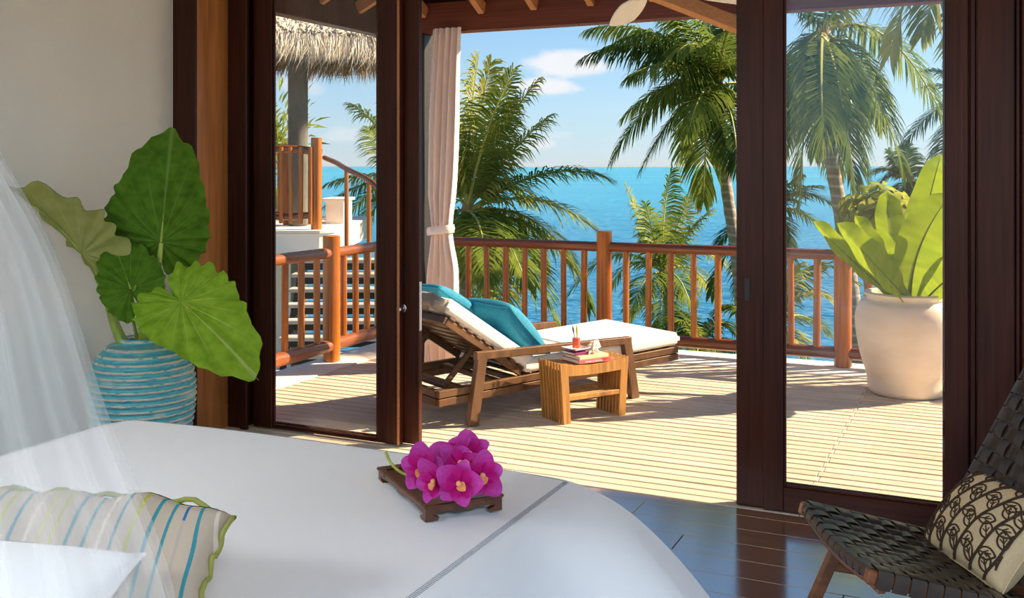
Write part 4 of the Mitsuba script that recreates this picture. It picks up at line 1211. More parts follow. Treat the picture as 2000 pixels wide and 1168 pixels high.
def Pback(u, w):
    s = min(max(w / CWID, 0), 1)
    return cp(0.555, w, 0.25) + BD * (u + 0.05) + BN * 0.025 - BN * 0.03 * math.sin(math.pi * s)


back = obj('backrest', beam(cp(0.60, 0.02, 0.30), cp(0.60, CWID - 0.02, 0.30), 0.03, 0.03), 'chair_wood', ch)
weave_panel(back, Pback, lambda u, w: BN, 0.76, CWID, 0, 1, lambda line, w: line)

# embroidered cushion on the chair
mat('linen_beige', pr(weave((0.50, 0.38, 0.21), (0.64, 0.51, 0.31), 400.0), 0.95))
mat('embroidery', pr((0.040, 0.020, 0.010), 0.85))
cw_, chh, ct = 0.54, 0.35, 0.20
m, e = pillow(cw_, chh, ct, 30, 0.12)
ck = thing('cushion', 'beige linen cushion embroidered with dark brown leafy stems on the woven chair', 'cushion')
lean = math.radians(40)
hv = CB * math.sin(lean) + np.array([0, 0, math.cos(lean)])
tv = np.cross(hv, CW)
tv = tv if tv @ CB < 0 else -tv
roll = math.radians(3)
wv_, hv_ = CW * math.cos(roll) + hv * math.sin(roll), hv * math.cos(roll) - CW * math.sin(roll)
Rc = np.stack([wv_, -tv, hv_])
cc = cp(0.585, 0.30, 0.405)
obj('cover', (m[0] @ Rc + cc, m[1]), 'linen_beige', ck, smooth=True)
obj('seam', tube(e @ Rc + cc, 0.0035, 5), 'linen_beige', ck)


def on_cushion(x, z, lift=0.0012):
    a, b = np.clip(2 * np.asarray(x) / cw_, -0.97, 0.97), np.clip(2 * np.asarray(z) / chh, -0.97, 0.97)
    return np.stack([x, -(ct / 2 * ((1 - a ** 2) * (1 - b ** 2)) ** 0.42 + lift), z], -1) @ Rc + cc


def stroke(pts, r=0.0032):
    p = catmull(pts, 4 * len(pts) + 6)
    q = on_cushion(np.clip(p[:, 0], -0.235, 0.235), np.clip(p[:, 1], -0.165, 0.165))
    return tube(q, r, 5)


def leaf_outline(x, z, a, L, W):
    out = []
    ca, sa = math.cos(a), math.sin(a)
    tr_ = lambda u, v: (x + u * ca - v * sa, z + u * sa + v * ca)
    for s in (1, -1):
        out.append(stroke([tr_(0, 0), tr_(L * 0.25, s * W * 0.8), tr_(L * 0.55, s * W), tr_(L * 0.85, s * W * 0.5), tr_(L, 0)]))
    out.append(stroke([tr_(0, 0), tr_(L * 0.4, 0.0), tr_(L * 0.75, 0.002)], 0.0024))
    for s in (1, -1):
        out.append(stroke([tr_(L * 0.35, 0), tr_(L * 0.48, s * W * 0.3), tr_(L * 0.58, s * W * 0.55)], 0.002))
    return out


emb = []
re_ = np.random.default_rng(3)
for x0, dx in ((-0.255, 0.08), (-0.165, 0.10), (-0.065, 0.10), (0.035, 0.10), (0.135, 0.08), (0.215, 0.05)):
    stem = [(x0 - 0.02, -0.165), (x0 + 0.012, -0.085), (x0 + dx * 0.35, 0.0), (x0 + dx * 0.75, 0.08), (x0 + dx, 0.16)]
    emb.append(stroke(stem, 0.0050))
    c = catmull(stem, 15)
    for j, k in enumerate((1, 3, 5, 7, 9, 11, 13)):
        a = math.radians(62 + (-52 if j % 2 else 62) + re_.uniform(-10, 10))
        emb += leaf_outline(c[k][0], c[k][1], a, re_.uniform(0.058, 0.082), re_.uniform(0.019, 0.026))
obj('leaf_embroidery', cat_(*emb), 'embroidery', ck, kind='stuff', label='dark brown embroidered stems and leaves')

# ------------------------------------------------------------------ fill lamps added to brighten the room, unseen behind the viewer
mat('lamp_shade', pr((0.80, 0.76, 0.68), 0.8))
for x, y, w in ((-2.9, -0.95, 'near the head of the bed'), (0.9, -0.75, 'on the side of the woven chair')):
    k = thing('added_fill_lamp', f'added fill lamp with a round fabric drum shade, unseen behind the viewer {w}', 'lamp', 'added fill lamps behind the viewer')
    obj('shade', moved(lathe([(0.46, 0.0), (0.48, 0.0), (0.48, 0.26), (0.46, 0.26), (0.46, 0.01)], 40), (x, y, 2.62)), 'lamp_shade', k, smooth=30)
    g = moved(lathe([(0.0, 0.0), (0.455, 0.0)], 40), (x, y, 2.63))
    put('diffuser', {**mikit.ply(g, 'lamp_shade'), 'emitter': {'type': 'area', 'radiance': rgb(15.2, 16.3, 16.8)}}, k)
    obj('cord', tube([(x, y, 2.64), (x, y, 3.6)], 0.006, 6), 'dark_post', k)
# ------------------------------------------------------------------ raised terrace, stair and thatched pavilion beyond the deck
mat('white_stucco', pr((0.80, 0.78, 0.73), 0.85))
mat('grey_concrete', pr(proc(lambda p, n, uv: mix((0.055, 0.058, 0.05), (0.15, 0.155, 0.14), fbm(p.x * 5, p.y * 5, p.z * 3, 4))), 0.85))
mat('thatch', pr(proc(lambda p, n, uv: mix((0.30, 0.26, 0.20), (0.74, 0.68, 0.57), fbm(p.x * 24, p.y * 24, p.z * 24, 4))), 0.9))
mat('thatch_under', pr((0.20, 0.14, 0.07), 0.95))
mat('straw', pr((0.66, 0.60, 0.50), 0.85))
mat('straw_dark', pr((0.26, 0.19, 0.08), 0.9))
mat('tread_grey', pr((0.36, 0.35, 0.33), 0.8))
TO = np.array([-8.042, 11.145, 0.87])
TE1, TE2 = np.array([math.cos(YAW), math.sin(YAW), 0]), np.array([-math.sin(YAW), math.cos(YAW), 0])


def tl(p):
    p = np.asarray(p, float)
    return TO + p[..., 0:1] * TE1 + p[..., 1:2] * TE2 + p[..., 2:3] * np.array([0, 0, 1.0])


def tw(m):
    return tl(m[0]), m[1]


ter = thing('terrace', 'raised white terrace of the neighbouring pavilion, seen through the left glass door', 'terrace')
poly = [(-4.0, -0.28)] + [(0.02 + 0.22 * math.sin(t), -0.06 - 0.22 * math.cos(t)) for t in np.linspace(0, math.pi / 2, 6)] + [(0.24, 3.6), (-4.0, 3.6)]
cs = m3.CrossSection([poly])
mm = m3.Manifold.extrude(cs, 0.29).to_mesh()
obj('slab', tw((np.array(mm.vert_properties[:, :3]) + [0, 0, -0.33], np.array(mm.tri_verts))), 'white_stucco', ter)
mm = m3.Manifold.extrude(cs.offset(0.03, m3.JoinType.Round), 0.035).to_mesh()
obj('coping', tw((np.array(mm.vert_properties[:, :3]) + [0, 0, -0.035], np.array(mm.tri_verts))), 'stone', ter)
obj('pillar', log(tl((-0.30, 0.35, -4.0)), tl((-0.30, 0.35, -0.33)), 0.112, 18), 'grey_concrete', ter, smooth=40)
obj('wall', tw(box(-0.11, 0.16, 1.25, 2.0, -0.03, 0.33, 0.01)), 'white_stucco', ter)
obj('wall_cap', tw(box(-0.15, 0.20, 1.21, 2.04, 0.33, 0.37, 0.008)), 'white_stucco', ter)
obj('back_wall', tw(box(-3.8, -0.48, 1.6, 1.8, -2.6, -0.33, 0.01)), 'white_stucco', ter)
tr_ = thing('terrace_railing', 'round log railing along the front of the raised white terrace', 'railing')
obj('post', log(tl((0, 0, 0)), tl((0, 0, 1.21)), 0.072, 16, soft=0.1), 'log_upright', tr_, smooth=35)
obj('top_rail', tube(tl([(-3.4, -0.02, 1.07), (-1.5, 0, 1.07), (-0.3, -0.01, 1.06), (-0.04, -0.03, 1.03)]), 0.052, 12), 'log_x', tr_, smooth=35)
obj('bottom_rail', tube(tl([(-3.4, -0.02, 0.15), (-1.5, 0, 0.15), (-0.3, -0.01, 0.17), (-0.04, -0.02, 0.19)]), 0.045, 12), 'log_x', tr_, smooth=35)
for k in range(24):
    x = -0.065 - 0.128 * k
    obj('baluster', log(tl((x, -0.075, 0.07 + 0.004 * k)), tl((x + 0.008 * math.sin(k * 2.2), -0.072, 1.085)), 0.029 + 0.004 * math.sin(k * 1.9), 10), 'log_upright', tr_, smooth=35)
tr2 = thing('terrace_railing', 'far log railing of the raised terrace, seen between the balusters of the front one', 'railing')
for x in (-0.19, -0.62, -1.9, -3.2):
    obj('post', log(tl((x, 1.05, 0)), tl((x, 1.05, 1.15)), 0.055, 14, soft=0.1), 'log_upright', tr2, smooth=35)
obj('top_rail', tube(tl([(-3.4, 1.05, 1.05), (-1.5, 1.05, 1.05), (-0.12, 1.05, 1.05)]), 0.040, 10), 'log_x', tr2, smooth=35)
obj('bottom_rail', tube(tl([(-3.4, 1.05, 0.15), (-1.5, 1.05, 0.15), (-0.12, 1.05, 0.15)]), 0.040, 10), 'log_x', tr2, smooth=35)
for k in range(14):
    x = -0.30 - 0.215 * k
    obj('baluster', log(tl((x, 1.05, 0.12)), tl((x, 1.05, 1.04)), 0.027, 8), 'log_upright', tr2, smooth=35)

# stair coming down towards the deck
stp = thing('stair', 'open stair of grey treads going down from the raised terrace, behind the deck railing', 'stair')
for k in range(8):
    z, y = -0.36 - 0.155 * k, -0.30 - 0.26 * k
    sh = 0.02 * k
    obj('tread', tw(box(-0.20 + sh, 0.95 + sh, y - 0.15, y + 0.16, z - 0.045, z, 0.006)), 'tread_grey', stp)
for k in range(8):
    z, y, sh = -0.36 - 0.155 * k, -0.30 - 0.26 * k, 0.02 * k
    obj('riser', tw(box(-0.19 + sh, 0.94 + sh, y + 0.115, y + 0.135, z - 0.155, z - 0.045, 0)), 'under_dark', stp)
for x in (-0.14, 0.86):
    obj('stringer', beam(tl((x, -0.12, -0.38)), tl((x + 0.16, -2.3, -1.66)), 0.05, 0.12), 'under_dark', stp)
hp = [np.array(q) for q in ((-7.86, 11.07, 1.814), (-7.38, 10.67, 1.738), (-6.942, 10.224, 1.670), (-6.26, 9.656, 1.546), (-5.80, 9.24, 1.40), (-5.40, 8.85, 1.20))]
hr_ = thing('stair_handrail', 'thin log handrail curving down beside the grey stair', 'railing')
obj('rail', tube(catmull(hp, 30), 0.032, 12), 'log_x', hr_, smooth=35)
for c in (hp[2], hp[3], hp[4]):
    obj('baluster', log((c[0], c[1], c[2] - 1.05), c, 0.026, 10), 'log_upright', hr_, smooth=35)

# thatched pavilion roof and its column
pv = thing('pavilion', 'thatched pavilion roof with shaggy straw eaves on a round grey column above the terrace', 'pavilion')
obj('column', log(tl((-0.41, 0.80, 0)), tl((-0.41, 0.80, 2.75)), 0.137, 20), 'grey_concrete', pv, smooth=40)
R0, R1 = np.array([-8.408, 10.644, 3.44]), np.array([-7.594, 11.796, 3.44])
rd = (R1 - R0) / np.linalg.norm(R1 - R0)
rb = np.array([-rd[1], rd[0], 0.0])
A, B = R0 - rd * 3.6, R1 + rd * 0.55
D_ = 2.15


def slope(a, b, c, d, nu_, nv_, amp, seed):
    u, w = np.meshgrid(np.linspace(0, 1, nu_), np.linspace(0, 1, nv_), indexing='ij')
    u, w = u[..., None], w[..., None]
    g = (a * (1 - u) + b * u) * (1 - w) + (c * (1 - u) + d * u) * w
    n = np.cross(b - a, c - a)
    n /= np.linalg.norm(n)
    n = n if n[2] > 0 else -n
    return g + n * (amp * (meshkit.fbm(g * [16, 16, 22], 3, seed) - 0.4))[..., None]


up_ = np.array([0, 0, 1.0])
ridge0, ridge1 = A + rb * D_ / 2 + up_ * 1.15 + rd * 0.4, B + rb * D_ / 2 + up_ * 1.15 - rd * 1.0
s1 = slope(A + up_ * 0.02, B + up_ * 0.02, ridge0, ridge1, 220, 60, 0.075, 3)
obj('thatch_slope', solid_sheet(s1, 0.06), 'thatch', pv, smooth=True)
s2 = slope(B + rb * D_, A + rb * D_, ridge1, ridge0, 60, 20, 0.05, 5)
obj('thatch_slope', solid_sheet(s2, 0.06), 'thatch', pv, smooth=True)
s3 = slope(B + up_ * 0.02, B + rb * D_, ridge1, ridge1 + rd * 0.05, 30, 20, 0.05, 6)
obj('thatch_slope', solid_sheet(s3, 0.06), 'thatch', pv, smooth=True)
obj('eave_pole', tube([A + up_ * 0.0 - rb * 0.02, B - rb * 0.02], 0.018, 8), 'under_dark', pv)
q = np.array([[A + up_ * -0.14 + rb * 0.12, A + rb * (D_ - 0.12) - up_ * 0.14], [B + up_ * -0.14 + rb * 0.12, B + rb * (D_ - 0.12) - up_ * 0.14]])
obj('underside', solid_sheet(q, 0.05), 'under_dark', pv)


def fringe(p, q, out, n, l0, l1, w, tilt_, seed, thick=0.12):
    """Hanging straws between p and q."""
    r = np.random.default_rng(seed)
    t, dpt = r.uniform(0, 1, n), r.uniform(0, 1, n)
    base = p + (q - p) * t[:, None] + out * (dpt[:, None] - 0.5) * thick + up_ * (r.uniform(-0.02, 0.03, n))[:, None]
    L = l0 + (l1 - l0) * r.uniform(0, 1, n) ** 2.2
    along = (q - p) / np.linalg.norm(q - p)
    bunch = np.sin(t * np.linalg.norm(q - p) * 9 + seed) * 0.18
    d = -up_ + along * (r.normal(0, 0.16, n) + bunch + tilt_)[:, None] + out * r.normal(0.25, 0.15, n)[:, None]
    d /= np.linalg.norm(d, axis=1, keepdims=True)
    d2 = d + along * (r.normal(0, 0.25, n) + tilt_)[:, None] - out * 0.2
    d2 /= np.linalg.norm(d2, axis=1, keepdims=True)
    s = along * 0.8 + out * r.normal(0, 0.6, n)[:, None]
    s = s / np.linalg.norm(s, axis=1, keepdims=True) * (w * r.uniform(0.5, 1.2, n))[:, None]
    m_ = base + d * (L * 0.6)[:, None]
    e = m_ + d2 * (L * 0.4)[:, None]
    v = np.stack([base - s, base + s, m_ - s * 0.9, m_ + s * 0.9, e], 1).reshape(-1, 3)
    k = np.arange(n)[:, None] * 5
    return v, np.vstack([k + [0, 1, 3], k + [0, 3, 2], k + [2, 3, 4]])


obj('eave_fringe', cat_(fringe(A, B, -rb, 5200, 0.26, 0.44, 0.006, -0.10, 1), fringe(A, B, -rb, 420, 0.42, 0.66, 0.0055, -0.22, 2)), 'straw', pv, kind='stuff', label='pale shaggy straw fringe of the near eave')
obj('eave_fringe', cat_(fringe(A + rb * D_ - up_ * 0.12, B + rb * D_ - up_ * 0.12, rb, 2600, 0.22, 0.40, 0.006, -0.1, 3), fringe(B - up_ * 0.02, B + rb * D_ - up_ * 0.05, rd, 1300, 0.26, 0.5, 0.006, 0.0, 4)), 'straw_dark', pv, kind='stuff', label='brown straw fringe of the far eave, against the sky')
rs = np.random.default_rng(11)
n = 7000
t, w = rs.uniform(0, 1, n), rs.uniform(0, 1, n)
base = (A * (1 - t[:, None]) + B * t[:, None]) * (1 - w[:, None]) + (ridge0 * (1 - t[:, None]) + ridge1 * t[:, None]) * w[:, None]
nn_ = np.cross(B - A, ridge0 - A)
nn_ /= np.linalg.norm(nn_)
nn_ = nn_ if nn_[2] > 0 else -nn_
base = base + nn_ * rs.uniform(0.05, 0.085, n)[:, None]
dn = (A - ridge0) / np.linalg.norm(A - ridge0)
d = dn + rd * rs.normal(0, 0.7, n)[:, None] + nn_ * rs.normal(0.0, 0.25, n)[:, None]
d /= np.linalg.norm(d, axis=1, keepdims=True)
s = np.cross(d, nn_)
s = s / np.linalg.norm(s, axis=1, keepdims=True) * rs.uniform(0.006, 0.012, n)[:, None]
L = rs.uniform(0.05, 0.14, n)[:, None]
v = np.stack([base - s, base + s, base + d * L - s * 0.6 + nn_ * 0.012, base + d * L + s * 0.6 + nn_ * 0.012], 1).reshape(-1, 3)
k = np.arange(n)[:, None] * 4
obj('thatch_straws', (v, np.vstack([k + [0, 1, 3], k + [0, 3, 2]])), 'straw', pv, kind='stuff')
# ------------------------------------------------------------------ coconut palms and shrubs
def green(a, b, s=3.0):
    return proc(lambda p, n, uv: mix(a, b, dr.clip(fbm(p.x * s, p.y * s, p.z * s, 3) * 1.6 - 0.3, 0, 1)))


def thin(c, rough=0.42, dt=0.8):
    return {'type': 'principledthin', 'base_color': c, 'roughness': rough, 'diff_trans': dt, 'spec_trans': 0.0, 'eta': 1.4}


mat('frond_green', thin(green((0.09, 0.16, 0.03), (0.26, 0.32, 0.065))))
mat('frond_dark', thin(green((0.045, 0.095, 0.03), (0.12, 0.18, 0.05))))
mat('frond_yellow', thin(green((0.20, 0.24, 0.04), (0.50, 0.50, 0.13))))
mat('frond_stem', pr((0.36, 0.36, 0.09), 0.5))
mat('palm_trunk', pr(proc(lambda p, n, uv: mix((0.17, 0.145, 0.12), (0.46, 0.43, 0.39), dr.clip(0.55 * fbm(p.x * 14, p.y * 14, p.z * 20, 3) + 0.6 * smoothstep(0.25, 0.5, dr.abs(p.z * 7.0 + 0.5 * noise(p.x * 9, p.y * 9, 1.0) - dr.floor(p.z * 7.0 + 0.5 * noise(p.x * 9, p.y * 9, 1.0)) - 0.5)), 0, 1))), 0.9))
mat('coconut', pr((0.36, 0.30, 0.05), 0.5))
mat('fibre', pr((0.30, 0.20, 0.09), 0.95))


def frond(base, ctrl, tip, n, ll, hang, width, seed):
    """A coconut frond: midrib along a curve and two rows of drooping leaflets. Returns (leaflets, midrib)."""
    r = np.random.default_rng(seed)
    c = bez([base, ctrl, tip], 40)
    T_ = np.gradient(c, axis=0)
    T_ /= np.linalg.norm(T_, axis=1, keepdims=True)
    s = np.cross(T_, [0, 0, 1.0])
    fb = np.array([math.cos(seed * 1.7), math.sin(seed * 1.7), 0])
    fb = np.cross(T_, np.cross(fb, T_))
    k_ = np.clip((np.linalg.norm(s, axis=1, keepdims=True) - 0.12) / 0.4, 0, 1)
    s = s * k_ + fb * (1 - k_) * 0.4
    s /= np.linalg.norm(s, axis=1, keepdims=True) + 1e-9
    up = np.cross(s, T_)
    vs, fs, off = [], [], 0
    for sg in (1, -1):
        q = np.linspace(0.10, 0.995, n) + r.normal(0, 0.002, n)
        x = np.clip(q, 0, 1) * 39
        i = np.minimum(x.astype(int), 38)
        f = (x - i)[:, None]
        lerp = lambda a: a[i] * (1 - f) + a[i + 1] * f
        P, Tq, Sq, Uq = lerp(c), lerp(T_), lerp(s), lerp(up)
        L = ll * (0.30 + 0.75 * np.sin(np.pi * np.clip(q * 0.86 + 0.12, 0, 1))) * r.uniform(0.88, 1.08, n)
        fw = (0.32 + 0.75 * q ** 2)[:, None]
        d = Tq * fw + Sq * sg * (1.0 - 0.45 * q ** 3)[:, None] + Uq * (0.30 + r.normal(0, 0.10, n))[:, None] + r.normal(0, 0.05, (n, 3))
        d /= np.linalg.norm(d, axis=1, keepdims=True)
        g = np.array([0, 0, -1.0])
        h = hang * r.uniform(0.75, 1.25, n)[:, None]
        d1 = d + g * h * 0.35
        d1 /= np.linalg.norm(d1, axis=1, keepdims=True)
        d2 = d + g * h * 1.1
        d2 /= np.linalg.norm(d2, axis=1, keepdims=True)
        d3 = d + g * h * 2.0
        d3 /= np.linalg.norm(d3, axis=1, keepdims=True)
        p1 = P + d1 * (L * 0.36)[:, None]
        p2 = p1 + d2 * (L * 0.34)[:, None]
        p3 = p2 + d3 * (L * 0.30)[:, None]
        wv = np.cross(d1, Uq)
        wv = wv / (np.linalg.norm(wv, axis=1, keepdims=True) + 1e-9) * width
        V = np.stack([P - wv * 0.4, P + wv * 0.4, p1 - wv, p1 + wv, p2 - wv * 0.75, p2 + wv * 0.75, p3], 1)
        k = np.arange(n)[:, None] * 7 + off
        vs.append(V.reshape(-1, 3))
        fs.append(np.vstack([k + [0, 1, 3], k + [0, 3, 2], k + [2, 3, 5], k + [2, 5, 4], k + [4, 5, 6]]))
        off += 7 * n
    return (np.vstack(vs), np.vstack(fs)), tube(c, np.linspace(0.030, 0.005, 40), 5)


